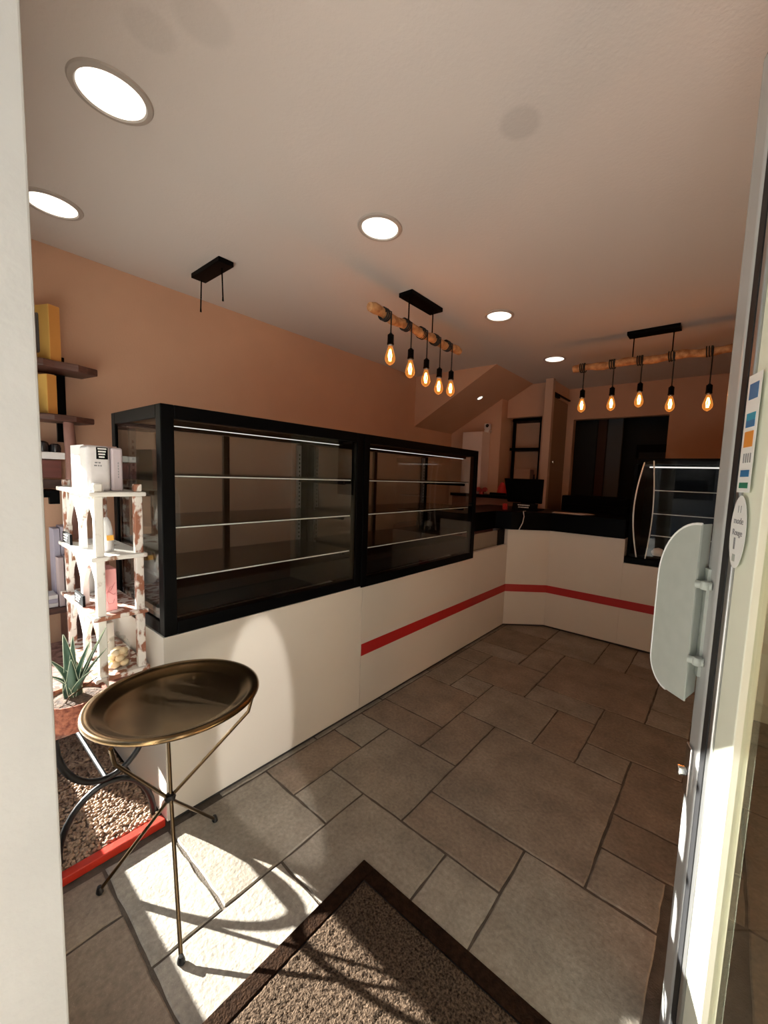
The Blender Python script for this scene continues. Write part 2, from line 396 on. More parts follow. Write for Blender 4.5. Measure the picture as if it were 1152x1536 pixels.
# the white door jamb at the left of the picture
j = MB(); j.box(-.82, -.735, -.16, .115, 0, 2.36); j.box(-.735, -.729, -.16, .035, 0, 2.36); j.box(-.735, -.725, -.16, .0, 0, 2.36)
j.box(-.729, -.70, -.16, -.05, 0, 2.36)
struct(j.build('trim_1', 'jamb', bevel=.003))

# back wall with a dark opening, dark room behind
b = MB(); b.box(XL, -1.61, YB, YB+.1, 0, ZC); b.box(-.59, XR, YB, YB+.1, 0, ZC); b.box(-1.61, -.59, YB, YB+.1, 2.17, ZC)
struct(b.build('wall_back', 'wall'))
d = MB(); d.box(-2.4, -2.3, 5.3, 7.3, 0, ZC); d.box(0, .1, 5.3, 7.3, 0, ZC); d.box(-2.4, .1, 7.2, 7.3, 0, ZC)
struct(d.build('wall_far', 'dark_room'))
d = MB(); d.box(-1.92, -1.60, 6.3, 6.36, 0, 2.4); struct(d.build('trim_2', 'dark_room'))
d = MB(); d.box(-1.59, -1.47, 6.3, 6.38, 0, 2.4); struct(d.build('trim_3', 'brown_strip'))
d = MB(); d.box(-1.46, -1.26, 6.3, 6.36, 0, 2.4); struct(d.build('trim_4', 'grey_strip', bevel=.004))
dd = MB(); dd.box(-1.21, -.72, 7.13, 7.19, 0, 2.02); d2 = struct(dd.build('door_2', 'black_matte'))
box(-1.17, -.76, 7.12, 7.13, .15, 1.9).build('door_panel', 'dark_room', d2)

# stair soffit wedge and the walls of the back corner
s = MB(); s.prism([(XL, 3.75, 1.975), (-1.965, 3.75, ZC), (XL, 3.75, ZC)], (0, .96, 0)); struct(s.build('trim_5', 'wall'))
s = MB(); s.box(XL, -2.28, 4.56, 4.66, 0, ZC); struct(s.build('wall_stair', 'wall'))
n = MB()   # wall with the shelf niche
n.box(-2.28, -1.75, 4.72, 4.74, 2.165, ZC); n.box(-2.28, -1.75, 4.72, 4.74, 0, 1.12); n.box(-1.83, -1.75, 4.72, 4.74, 1.12, 2.165)
n.box(-2.28, -1.75, 4.99, 5.01, 0, ZC); n.box(-2.30, -2.28, 4.66, 5.01, 0, ZC)
n.box(-1.83, -1.81, 4.74, 4.99, 1.12, 2.165); n.box(-2.28, -1.83, 4.74, 4.99, 2.165, 2.18); n.box(-2.28, -1.83, 4.74, 4.99, 1.10, 1.12)
struct(n.build('wall_niche', 'wall'))
t = MB(); t.box(-1.75, -1.66, 4.55, 4.62, 0, ZC); t.box(-1.75, -1.70, 4.62, 4.74, 0, ZC); struct(t.build('trim_6', 'door_trim', bevel=.004))
t = MB(); t.box(-1.74, -1.69, 4.62, 5.2, 2.37, ZC); struct(t.build('wall_closet', 'wall'))
dr = MB(); dr.box(-1.73, -1.69, 4.625, 5.19, .01, 1.51); dr.box(-1.73, -1.69, 4.625, 5.19, 1.52, 2.36); dr.box(-1.725, -1.695, 4.63, 5.185, 1.5, 1.53)
dr = struct(dr.build('door_3', 'door_in'))
MB().tube([(-1.69, 4.66, 1.62), (-1.655, 4.66, 1.62)], .008).lathe([(0, -.018), (.014, -.012), (.018, 0), (.014, .012), (0, .018)], (-1.645, 4.66, 1.62), 12).build('door_knob', 'chrome', dr, smooth=True)
MB().box(-1.69, -1.66, 4.63, 4.80, 2.365, 2.41).box(-1.665, -1.645, 4.75, 5.14, 2.385, 2.40).build('door_closer', 'black', dr)
# pale partition beyond the door leaf
p = MB(); p.box(.08, XR, 3.09, 3.17, 0, ZC); p = struct(p.build('wall_partition', 'wall_pale'))
bd = thing('wall_board', 'black glossy board on the pale partition seen through the open door glass', 'board', (.24, 3.085, 1.16))
box(.125, .36, 3.065, 3.089, 1.16, 2.45).build('board_panel', 'glassdark', bd)
fr = MB(); fr.box(.118, .13, 3.06, 3.089, 1.153, 2.457); fr.box(.118, .36, 3.06, 3.089, 1.153, 1.165); fr.build('board_frame', 'black', bd)

# ------------------------------------------------------------------ street outside
struct(box(-30, 30, -14, -.1, -.16, -.01).build('ground_street', 'pave'))
bl = MB(); bl.box(-11, 14, -12, -8.5, -.02, 8.5)
bl = tag(bl.build('exterior_building', 'facade', loc=(0, -10, 0)), 'pale rendered building across the street, seen only in reflections', 'building')
for k in range(6):
    for zz in (1.0, 4.2):
        box(-9+3.6*k, -7.6+3.6*k, -8.52, -8.46, zz, zz+1.9).build('window', 'glassdark', bl)

# ------------------------------------------------------------------ entrance door leaf
FX, FY = -.020, 1.13; HX, HY = .275, .285
E1 = Vector((HX-FX, HY-FY, 0)); LW = E1.length; E1.normalize(); NN = Vector((E1.y, -E1.x, 0))
if NN.x > 0: NN = -NN                               # NN: outside face, towards the viewer
door = bpy.data.objects.new('door_1', None); C.objects.link(door); door.location = (FX, FY, .012); struct(door)
def lf(u0, u1, n0, n1, z0, z1):
    P = lambda u, n, z: Vector((FX, FY, 0)) + E1*u + NN*n + Vector((0, 0, z))
    return [P(u0, n0, z0), P(u1, n0, z0), P(u1, n1, z0), P(u0, n1, z0)], Vector((0, 0, z1-z0))
def lbox(mb, *a):
    pts, d = lf(*a); return mb.prism(pts, d)
ZT = 2.26
st = MB(); lbox(st, 0, .072, -.05, .006, .012, ZT); lbox(st, .83, LW, -.05, .006, .012, ZT); lbox(st, .072, .83, -.05, .0, ZT-.09, ZT); lbox(st, .072, .83, -.05, 0, .012, .12)
leaf = st.build('leaf_frame', 'alu_white', door, bevel=.012, seg=4)
g = MB(); lbox(g, .0735, .098, -.03, .0045, .1, ZT-.08); g.build('rubber_seal', 'rubber', door)
g = MB(); lbox(g, .098, .116, -.03, .003, .1, ZT-.08); g.build('glazing_bead', 'alu', door, bevel=.003)
g = MB(); lbox(g, .116, .196, -.03, -.003, .1, ZT-.08); g.build('inner_frame', 'wall_pale', door, bevel=.002)
g = MB(); lbox(g, .196, .832, -.022, -.016, .11, ZT-.09); g.build('pane', 'glass_door', door)
# lock
lk = MB(); lbox(lk, .01, .04, .006, .012, .66, .78); lk.tube([Vector((FX, FY, .715))+E1*.025+NN*.012, Vector((FX, FY, .715))+E1*.025+NN*.03], .011, 12); lk.build('lock', 'chrome', door, bevel=.002)
# half-moon pull plate
zc = 1.085; h = .215
hd = MB()
P = lambda u, n, z: Vector((FX, FY, 0)) + E1*u + NN*n + Vector((0, 0, z))
FOLD = (.030, .033); OUT = (-.092, .080)
prof = []
W = math.hypot(OUT[0]-FOLD[0], OUT[1]-FOLD[1]); du, dn = (OUT[0]-FOLD[0])/W, (OUT[1]-FOLD[1])/W
def outl(n=14):
    pts = [(0, -h+.016)]
    r1 = .065
    for k in range(n+1):       # lower corner
        a = -PI/2 + (PI/2)*k/n; pts.append((W-r1 + r1*math.cos(a), -h+.010 + r1 + r1*math.sin(a)))
    r2 = .15; rw = W*.98
    for k in range(n+1):       # wider sweep at the top
        a = (PI/2)*k/n; pts.append((W-rw + rw*math.cos(a), h - r2 + r2*math.sin(a)))
    return pts
poly = [P(FOLD[0]+du*w_, FOLD[1]+dn*w_, zc+z_) for w_, z_ in outl()]
nrm = (poly[1]-poly[0]).cross(Vector((0, 0, 1))).normalized()
hd.prism(poly, nrm*.004)
hd.prism([P(FOLD[0], FOLD[1], zc-h+.02), P(.001, .0065, zc-h+.03), P(.001, .0065, zc+h), P(FOLD[0], FOLD[1], zc+h)], nrm*.003)
hp = hd.build('pull_handle', 'plate', door, bevel=.0015)
MB().tube([p_ + nrm*.002 for p_ in poly[1:]], .0032, 8).build('rim_highlight', 'sticker', hp, smooth=True)  # white rim added as painted sunlight along the plate edge
sp = MB(); 
for z_ in (1.165, .99): sp.tube([P(.045, .006, z_), P(.030, .034, z_)], .009, 12); sp.lathe([(0, -.012), (.009, -.009), (.012, 0), (.009, .009), (0, .012)], P(.040, .018, z_), 14)
sp.prism([P(.008, .006, .95), P(.03, .006, .95), P(.03, .012, .95), P(.008, .012, .95)], (0, 0, .25))
sp.build('handle_standoff', 'plate', hp, smooth=True)
# stickers on the pane
def dquad(mb, u0, u1, z0, z1, n=.0036, sh=0): mb.prism([P(u0, n, z0), P(u1, n, z0), P(u1+sh, n, z1), P(u0+sh, n, z1)], NN*.0006)
k = MB(); dquad(k, .106, .160, 1.375, 1.60)
stp = tag(k.build('card_sticker', 'sticker', loc=P(.133, .0036, 1.375)), 'white vertical strip sticker of bank card logos on the glass door leaf', 'sticker')
def sub(mb, name, mat, n=0, par=None): return mb.build(name, mat, par or stp)
for z0, z1, m_ in ((1.553, 1.583, 'blue'), (1.513, 1.527, 'teal'), (1.50, 1.513, 'blue'), (1.462, 1.492, 'orange'), (1.405, 1.418, 'blue'), (1.383, 1.394, 'green')):
    k = MB(); dquad(k, .115, .151, z0, z1, .0043); sub(k, 'card_logo', m_)
for u_ in (.120, .129, .138, .147):
    k = MB(); dquad(k, u_, u_+.004, 1.432, 1.450, .0043); sub(k, 'letter', 'greytext')
k = MB()
k.prism([P(.131+.034*math.cos(a), .0036, 1.297+.072*math.sin(a)) for a in [2*PI*i/36 for i in range(36)]], NN*.0006)
ov = tag(k.build('oval_sticker', 'sticker', loc=P(.131, .0036, 1.225)), 'white oval sticker with grey lettering below the card strip on the glass door leaf', 'sticker')
def word(txt, size, mat, origin, ux, uz, parent, name='lettering', ext=.0004):
    cu = bpy.data.curves.new('txt', 'FONT'); cu.body = txt; cu.size = size; cu.extrude = ext; cu.align_x = 'CENTER'
    o = bpy.data.objects.new('txt', cu); C.objects.link(o)
    dg = bpy.context.evaluated_depsgraph_get(); me = bpy.data.meshes.new_from_object(o.evaluated_get(dg))
    bpy.data.objects.remove(o); bpy.data.curves.remove(cu)
    ux = Vector(ux).normalized(); uz = Vector(uz).normalized(); un = ux.cross(uz)
    w0 = Vector((0, 0, 0)); p_ = parent
    while p_: w0 += p_.location; p_ = p_.parent
    me.transform(Matrix.Translation(Vector(origin) - w0) @ Matrix((ux, uz, un)).transposed().to_4x4())
    me.materials.clear(); me.materials.append(M[mat]); me.name = name
    oo = bpy.data.objects.new(name, me); C.objects.link(oo); oo.parent = parent; return oo
for txt, zz, sz in (('11', 1.335, .020), ('mode', 1.313, .018), ('Rouge', 1.290, .017)):
    word(txt, sz, 'greytext', P(.131, .0045, zz), E1, (0, 0, 1), ov)
k = MB(); dquad(k, .120, .126, 1.262, 1.285, .0044); sub(k, 'dark_mark', 'greytext', par=ov)
k = MB(); dquad(k, .120, .132, 1.238, 1.252, .0044); sub(k, 'green_mark', 'plate', par=ov)

# ------------------------------------------------------------------ counters
XF = -1.59
def stripe(parent, pts, z0=.338, z1=.408, out=.0016):
    mb = MB()
    for (a, b_) in zip(pts, pts[1:]):
        a, b_ = Vector((*a, 0)), Vector((*b_, 0)); n_ = (b_-a).cross(Vector((0, 0, 1))).normalized()
        mb.prism([a+Vector((0, 0, z0)), b_+Vector((0, 0, z0)), b_+Vector((0, 0, z1)), a+Vector((0, 0, z1))], n_*out)
    return mb.build('red_stripe', 'red', parent)
def counter(name, label, y0, y1, ztop, strp):
    t_ = thing(name, label, 'counter', (XF-.3, (y0+y1)/2, 0))
    MB().box(XF-.66, XF, y0, y1-.0015, .02, ztop).build('body', 'counter', t_, bevel=.0015)
    box(XF-.64, XF-.012, y0+.012, y1, 0, .02).build('plinth', 'kick', t_)
    if strp: stripe(t_, [(XF, y0), (XF, y1)])
    return t_
counter('counter_cabinet', 'plain cream counter cabinet under the nearer black display case', .556, 1.572, .753, False)
c2 = thing('counter_cabinet', 'cream counter cabinet with red stripe under the farther black display case', 'counter', (XF-.3, 2.5, 0))
mb = MB(); mb.box(XF-.66, XF, 1.573, 2.812, .02, .742); mb.build('body', 'counter', c2, bevel=.0015)
mb = MB(); mb.box(XF-.64, XF-.012, 1.574, 2.812, 0, .02); mb.build('plinth', 'kick', c2)
stripe(c2, [(XF, 1.573), (XF, 2.812)])
c2 = thing('counter_cabinet', 'cream counter end section with red stripe below the dark mirror strip at the inner corner', 'counter', (XF-.05, 3.13, 0))
box(XF-.10, XF, 2.8121, 3.45, .02, .79).build('body', 'counter', c2)
box(XF-.10, XF-.012, 2.8121, 3.45, 0, .02).build('plinth', 'kick', c2)
stripe(c2, [(XF, 2.8121), (XF, 3.45)])
box(XF-.035, XF-.03, 2.815, 3.30, .79, .93).build('mirror_strip', 'mirror', c2)
box(XF-.05, XF-.025, 3.30, 3.43, .79, .93).build('mirror_end', 'black', c2)
c3 = thing('corner_counter', 'cream corner counter with angled panel, red stripe and thick black worktop', 'counter', (-1.2, 3.9, 0))
PA, PB, PC = (-1.592, 3.452), (-1.285, 3.70), (.06, 3.72)
body = [(*PA, .02), (*PB, .02), (-.652, 3.71, .02), (-.652, 4.2, .02), (-1.75, 4.2, .02), (-1.75, 3.452, .02)]
mb = MB(); mb.prism(body, (0, 0, .91)); mb.box(-.652, .06, 3.712, 4.2, .02, .728); mb.build('body', 'counter', c3, bevel=.0015)
mb = MB(); mb.prism([(-1.61, 3.47, 0), (-1.29, 3.72, 0), (.05, 3.735, 0), (.05, 4.18, 0), (-1.74, 4.18, 0), (-1.74, 3.47, 0)], (0, 0, .02)); mb.build('plinth', 'kick', c3)
stripe(c3, [PA, PB, PC])
wt = MB(); wt.prism([(-1.70, 2.83, .931), (-1.70, 3.40, .931), (-1.56, 3.44, .931), (-1.275, 3.675, .931), (-.655, 3.69, .931), (-.655, 4.22, .931), (-2.2, 4.22, .931), (-2.2, 2.83, .931)], (0, 0, .165))
wt.build('worktop', 'granite', c3, bevel=.004)

# ------------------------------------------------------------------ black display cases
def display_case(label, y0, y1, z0, ends):
    z1 = 1.604; x1 = XF + .004; x0 = -2.125; q = .045
    t_ = thing('display_case', label, 'display case', ((x0+x1)/2, (y0+y1)/2, z0), 'black glass display cases on the long counter')
    f = MB()
    for x in (x0, x1-q):
        for y in (y0, y1-q): f.box(x, x+q, y, y+q, z0, z1)
    for x in (x0, x1-q): f.box(x, x+q, y0+q, y1-q, z1-.048, z1); f.box(x, x+q, y0+q, y1-q, z0, z0+.05)
    for y in (y0, y1-q): f.box(x0+q, x1-q, y, y+q, z1-.048, z1); f.box(x0+q, x1-q, y, y+q, z0, z0+.05)
    ym = (y0+y1)/2 - .02
    f.box(x0+.004, x0+.03, ym, ym+.03, z0+.05, z1-.048)
    f.build('frame', 'black', t_, bevel=.003)
    box(x1-.012, x1-.006, y0+q, y1-q, z0+.05, z1-.048).build('front_pane', 'glass', t_)
    for i_, y in enumerate((y0+.006, y1-.012)): box(x0+q, x1-q, y, y+.006, z0+.05, z1-.048).build('end_pane', 'glass_end' if i_ == 0 else 'glass', t_)
    box(x0+.02, x0+.026, y0+q, y1-q, z0+.05, z1-.048).build('sliding_door', 'glass_back', t_)
    box(x0+.01, x1-.01, y0+.01, y1-.01, z1-.012, z1-.004).build('top_pane', 'glass_back', t_)
    box(x0+.03, x1-.046, y0+.02, y1-.02, z0+.055, z0+.165).build('deck', 'black_matte', t_, bevel=.004)
    for zz in (1.352, 1.158, .962):
        sh = box(x0+.05, -1.632, y0+.05, y1-.05, zz-.008, zz+.006).build('shelf', 'shelf_glass', t_)
        box(-1.633, -1.630, y0+.05, y1-.05, zz-.0055, zz-.0005).build('shelf_edge', 'glass_edge', sh)
        for y in (y0+.055, y1-.075): box(x0+.06, -1.66, y, y+.012, zz-.028, zz-.008).build('shelf_bracket', 'black', sh)
    for y in (y0+.05, y1-.075):
        s_ = MB(); s_.box(x0+.034, x0+.052, y, y+.024, z0+.17, z1-.06)
        s_.build('shelf_standard', 'steel', t_)
        hl = MB()
        for k_ in range(22): hl.box(x0+.052, x0+.0525, y+.008, y+.016, z0+.2+.025*k_, z0+.212+.025*k_)
        hl.build('slot_row', 'black_matte', t_)
    box(-1.668, -1.640, y0+.05, y1-.1, z1-.068, z1-.05).build('light_bar', 'black', t_)
    box(-1.656, -1.650, y0+.05, y1-.12, z1-.0705, z1-.068).build('light_strip', 'led', t_)
    return t_
display_case('black framed empty glass display case at the near end of the counter', .559, 1.550, .756, 0)
display_case('black framed empty glass display case at the far end of the long counter', 1.556, 2.812, .745, 1)

# curved case on the back counter
cc = thing('curved_display_case', 'black display case with curved end glass on the back counter behind the door handle', 'display case', (-.3, 4.0, .73))
x0, x1, y0, y1, z0, z1 = -.65, .06, 3.72, 4.25, .733, 1.605
f = MB(); f.box(x0, x1, y0-.01, y1, z0, z0+.05); f.box(x0+.02, x1, y0+.02, y1, z1-.05, z1); f.box(x0, x0+.03, y1-.05, y1, z0, z1); f.box(x1-.03, x1, y1-.05, y1, z0, z1)
f.box(x0-.0, x0+.03, 3.80, 4.25, z0, z1); f.box(x0+.03, x1, y1-.03, y1, z0+.05, z1-.05); f.build('frame', 'black', cc, bevel=.004)
def bow(z): return .10*math.sin(PI*min(1, max(0, (z-z0-.04)/(z1-z0-.06))))
zs = [z0+.04+(z1-z0-.06)*k_/20 for k_ in range(21)]
XE = x0+.14
rimA = [(XE-.055-bow(z)*.35, y0+.03-bow(z), z) for z in zs]; rimB = [(XE+.01+bow(z)*.25, y0+.01, z) for z in zs]
MB().tube(rimA, .006, 6).build('curved_glass_rim', 'glass_edge', cc, smooth=True)
MB().tube(rimB, .005, 6).build('curved_glass_rim', 'glass_edge', cc, smooth=True)
pn = MB(); 
va = [pn.bm.verts.new(p_) for p_ in rimA]; vb = [pn.bm.verts.new(p_) for p_ in rimB]
for i_ in range(20): pn._f([va[i_], va[i_+1], vb[i_+1], vb[i_]])
vb = [pn.bm.verts.new((XE+.01+bow(z)*.25, y0+.008, z)) for z in zs]; vc = [pn.bm.verts.new((x1-.01, y0+.008, z)) for z in zs]
for i_ in range(20): pn._f([vb[i_], vb[i_+1], vc[i_+1], vc[i_]])
pn.build('curved_pane', 'glass', cc, smooth='all')
box(x0+.03, x1-.01, y0+.03, y1-.04, z0+.05, z0+.075).build('deck', 'black_matte', cc)
for zz in (1.35, 1.16, .98):
    sh = box(XE+.03, x1-.02, y0+.06, y1-.05, zz-.006, zz+.004).build('shelf', 'shelf_glass', cc)
    box(XE+.03, x1-.02, y0+.057, y0+.06, zz-.006, zz).build('shelf_edge', 'glass_edge', sh)
box(XE-.02, x1-.02, y0+.04, y0+.055, z1-.075, z1-.065).build('light_strip', 'led', cc)
w_ = MB(); w_.lathe([(0, 0), (.035, .004), (.045, .03), (.03, .06), (0, .07)], (-.42, 3.80, z0+.075), 14, sx=1.1)
tag(w_.build('cloth', 'linen', loc=(-.42, 3.80, z0+.075), smooth='all'), 'small white crumpled cloth on the floor of the curved display case', 'cloth')

# ------------------------------------------------------------------ ceiling lights
def downlight(x, y, r, label):
    t_ = thing('ceiling_light', label, 'ceiling light', (x, y, ZC), 'round recessed ceiling lights')
    MB().lathe([(r*.80, -.004), (r*.84, -.010), (r*.97, -.007), (r, -.0005), (r*.80, -.0005)], (x, y, ZC), 48).build('ring', 'white_trim', t_, smooth=True)
    MB().lathe([(0, -.0052), (r*.80, -.0052), (r*.80, -.002), (0, -.002)], (x, y, ZC), 48).build('diffuser', 'led_glow', t_)
for a in ((-1.645, .462, .112, 'largest round recessed ceiling light, nearest the entrance'), (-2.528, .47, .112, 'round recessed ceiling light at the left edge, half hidden by the white jamb'),
          (-1.409, 1.445, .106, 'round recessed ceiling light at mid ceiling above the nearer display case'),
          (-1.398, 2.67, .104, 'round recessed ceiling light just beyond the middle bulb pendant'), (-1.414, 3.862, .104, 'farthest small recessed ceiling light above the corner counter')):
    downlight(*a)
# small one in the stair soffit
sn = Vector((.575, 0, -1.035)).normalized()
sc = Vector((-2.37, 4.16, 0)); sc.z = 1.975 + (sc.x - XL)*.575/1.035
rt = sn.to_track_quat('Z', 'Y').to_matrix().to_4x4(); rt.translation = sc + sn*.001
t_ = thing('soffit_spotlight', 'tiny spotlight set in the sloping stair underside at the back', 'spotlight', sc)
MB().lathe([(.030, .002), (.034, .006), (.046, .003), (.048, 0), (.03, 0)], n=24).xf(rt).build('ring', 'white_trim', t_, smooth=True)
MB().lathe([(0, .003), (.03, .003), (.03, .001), (0, .001)], n=24).xf(rt).build('diffuser', 'led_glow', t_)

# ------------------------------------------------------------------ bulb pendants on logs
def pendant(label, cx, cy, along, zl, spots, zdrop, plen, loglen, seed):
    A = Vector((1, 0, 0)) if along == 'x' else Vector((0, 1, 0)); B_ = Vector((0, 1, 0)) if along == 'x' else Vector((1, 0, 0))
    t_ = thing('pendant_lamp', label, 'pendant lamp', (cx, cy, ZC), 'hanging lamps of amber bulbs on a log')
    c = Vector((cx, cy, 0)); rnd = random.Random(seed)
    m_ = MB(); a, b_ = A*plen/2, B_*.055
    m_.prism([c-a-b_+Vector((0,0,ZC-.028)), c+a-b_+Vector((0,0,ZC-.028)), c+a+b_+Vector((0,0,ZC-.028)), c-a+b_+Vector((0,0,ZC-.028))], (0, 0, .0275)); m_.build('ceiling_plate', 'black', t_, bevel=.003)
    for sg in (-1, 1):
        p0 = c + A*sg*.13; p0.z = ZC-.028; p1 = p0.copy(); p1.z = zl+.028
        MB().tube([p0, p1], .0042, 8).build('suspension_rod', 'black', t_, smooth=True)
    lp = []; lr = []
    for k_ in range(25):
        s_ = -loglen/2 + loglen*k_/24
        p_ = c + A*s_; p_.z = zl + .006*math.sin(k_*.9) ; p_ += B_*.004*math.sin(k_*.6+1)
        lp.append(p_); lr.append(.0285 + .003*math.sin(k_*1.7) + rnd.uniform(-.0015, .0015))
    lr[0] *= .9; lr[-1] *= .9
    MB().tube(lp, lr, 14).build('log_beam', 'log', t_, smooth=True)
    for (s_, side, zt) in spots:
        q = c + A*s_; q.z = zl
        loops = MB()
        for w_ in range(3):
            o_ = q + A*(-.018 + .015*w_); n_ = 18
            ring_ = [o_ + (B_*math.cos(2*PI*k_/n_) + Vector((0, 0, 1))*math.sin(2*PI*k_/n_))*.0345 + A*(.012*k_/n_) for k_ in range(n_+1)]
            loops.tube(ring_, .0046, 6)
        hp_ = q + A*.026 + B_*side*.036
        loops.tube([q + A*.02 + Vector((0, 0, .035)), hp_ + Vector((0, 0, .015)), Vector((hp_.x, hp_.y, zt+.055))], .0042, 8)
        cd = loops.build('cord', 'cord', t_, smooth=True)
        bx, by = hp_.x, hp_.y
        so = MB(); so.lathe([(0, .062), (.008, .06), (.012, .054), (.019, .05), (.0195, .004), (.021, .002), (.021, -.006), (.017, -.008), (0, -.008)], (bx, by, zt-.002), 20); so.build('socket', 'black', t_, smooth=True)
        zb = zt - .012
        bu = MB(); bu.lathe([(.0135, .004), (.0135, -.010), (.017, -.022), (.0245, -.045), (.0305, -.068), (.0315, -.080), (.028, -.095), (.018, -.108), (.007, -.115), (0, -.1165)], (bx, by, zb), 24)
        bo = bu.build('bulb', 'amber', t_, smooth='all')
        MB().lathe([(.0142, .006), (.0142, -.006), (0, -.006)], (bx, by, zb), 16).build('bulb_cap', 'chrome', bo, smooth=True)
        fm = MB()
        for k_ in range(5):
            an = 2*PI*k_/5
            fm.tube([(bx+.004*math.cos(an), by+.004*math.sin(an), zb-.026), (bx+.0115*math.cos(an), by+.0115*math.sin(an), zb-.060), (bx+.006*math.cos(an+.5), by+.006*math.sin(an+.5), zb-.092)],   .0019, 5)
        fm.build('filament', 'filament', bo)
        MB().tube([(bx, by, zb-.016), (bx, by, zb-.045)], .002, 6).build('glass_stem', 'bottle', bo)
    return t_
pendant('middle pendant of five amber bulbs on a log above the display cases', -1.72, 2.18, 'y', 2.345,
        [(-.36, 1, 2.178), (-.165, 1, 2.143), (.005, 1, 2.122), (.16, 1, 2.098), (.31, 1, 2.113)], .12, .34, .97, 1)
pendant('right pendant of five amber bulbs on a log above the back counter', -.55, 3.52, 'x', 2.335,
        [(-.50, -1, 2.095), (-.275, -1, 2.092), (-.08, -1, 2.104), (.125, -1, 2.056), (.35, -1, 2.046)], .12, .345, 1.15, 2)
# bare mount at the left
bm_ = thing('ceiling_mount', 'black ceiling mount with two bare hanging rods and no lamp, near left wall', 'lamp mount', (-2.49, 1.165, ZC))
box(-2.66, -2.315, 1.12, 1.205, ZC-.028, ZC-.0005).build('ceiling_plate', 'black', bm_, bevel=.003)
for x in (-2.65, -2.372):
    MB().tube([(x+(.012 if x < -2.5 else -.01), 1.17, ZC-.028), (x, 1.17, 2.365), (x, 1.17, 2.34)], [.004, .004, .0055], 8).build('suspension_rod', 'black', bm_, smooth=True)

# ------------------------------------------------------------------ left wall shelves
def live_edge(name, x0, x1, y0, y1, z0, z1, mat, label, seed):
    rnd = random.Random(seed); pts = []
    n_ = 12
    for k_ in range(n_+1):
        y = y0 + (y1-y0)*k_/n_; pts.append((x1 + rnd.uniform(-.010, .010) - (.05*max(0, (k_-n_+3)/3)**1.5), y, z0))
    pts += [(x0, y1-.03, z0), (x0, y0, z0)]
    return tag(MB().prism(pts, (0, 0, z1-z0)).build(name, mat, loc=((x0+x1)/2, (y0+y1)/2, z0), bevel=.006), label, 'shelf')
live_edge('wall_shelf', XL+.002, -2.775, .125, .688, 1.868, 1.906, 'walnut', 'upper dark live-edge wooden wall shelf carrying a yellow box', 3)
live_edge('wall_shelf', XL+.002, -2.775, .125, .668, 1.602, 1.634, 'walnut', 'second dark live-edge wooden wall shelf under a yellow box', 5)
up = MB(); up.box(XL+.001, XL+.028, .535, .575, 1.50, 1.867); up.box(XL+.001, XL+.028, .535, .575, 1.907, 1.965)
tag(up.build('shelf_upright', 'black', loc=(XL, .555, 1.5)), 'flat black metal upright behind the two dark wall shelves', 'bracket')
def carton(cx, cy, lf_, ls, z0, z1, label, window):
    # corner nearest the room at (cx, cy); the box is turned a little towards the entrance
    f_, g_ = Vector((-.918, -.396, 0)), Vector((-.396, .918, 0)); A = Vector((cx, cy, z0)); up_ = Vector((0, 0, z1-z0))
    t_ = thing('gift_box', label, 'box', A + f_*lf_/2 + g_*ls/2)
    MB().prism([A, A+f_*lf_, A+f_*lf_+g_*ls, A+g_*ls], up_).build('carton', 'yellow', t_, bevel=.002)
    MB().prism([A+g_*.003, A+g_*ls, A+g_*ls+up_, A+g_*.003+up_], -f_*.0012).build('shaded_side', 'yellow_shaded', t_)  # side face in darker yellow, its shade put into the colour
    if window:
        c = A + f_*.125 + up_*.5; q_ = []
        for k_ in range(24):
            a = 2*PI*(k_+.5)/24
            q_.append(c + f_*(.012*math.cos(a) + (.045 if math.cos(a) > 0 else -.045)) + Vector((0, 0, .012*math.sin(a) + (.088 if math.sin(a) > 0 else -.088))))
        MB().prism(q_, -g_*.0012).build('window', 'window_film', t_)
carton(-2.80, .486, .185, .052, 1.908, 2.185, 'yellow box with a grey window standing on the upper dark wall shelf', True)
carton(-2.80, .468, .185, .045, 1.636, 1.835, 'lower yellow box standing on the second dark wall shelf', False)
# lower unit: pinkish post, pale shelf, dark jars, red-brown panel
lw = thing('wall_unit', 'weathered wooden wall unit with pale shelf, red-brown panel and dark brackets below the dark shelves', 'shelf unit', (-2.85, .4, .62))
tb = MB(); tb.tube([(-2.80, .548, 1.60), (-2.80, .552, 1.5), (-2.795, .556, 1.35), (-2.79, .548, 1.1), (-2.79, .552, .62)], [.022, .025, .028, .026, .027], 10); tb.build('post', 'pinkwood', lw, smooth=True)
box(XL+.002, -2.79, .12, .528, 1.402, 1.437).build('pale_shelf', 'white_card', lw, bevel=.003)
box(-2.93, -2.90, .12, .53, 1.30, 1.395).build('back_panel', 'redwood', lw)
box(-2.93, -2.89, .12, .53, 1.245, 1.29).build('lower_panel', 'walnut', lw)
mb = MB(); mb.box(XL+.002, -2.80, .12, .50, 1.20, 1.235); mb.box(-2.84, -2.80, .46, .50, 1.165, 1.20); mb.build('dark_bracket', 'black', lw)
box(XL+.002, -2.62, .12, .545, .62, .65).build('base_shelf', 'walnut', lw, bevel=.003)
box(XL+.002, -2.64, .515, .545, .03, .62).build('dark_panel', 'walnut', lw)
for y, r, h_ in ((.445, .027, .055), (.495, .024, .045)):
    o = MB().lathe([(0, 0), (r, 0), (r*1.04, h_*.5), (r*.9, h_*.85), (r*.5, h_), (0, h_)], (-2.83, y, 1.438), 18)
    tag(o.build('dark_jar', 'bottle_dark', loc=(-2.83, y, 1.438), smooth=True), 'taller dark round jar on the pale wall shelf' if r > .025 else 'smaller dark round jar at the right of the pale wall shelf', 'jar')
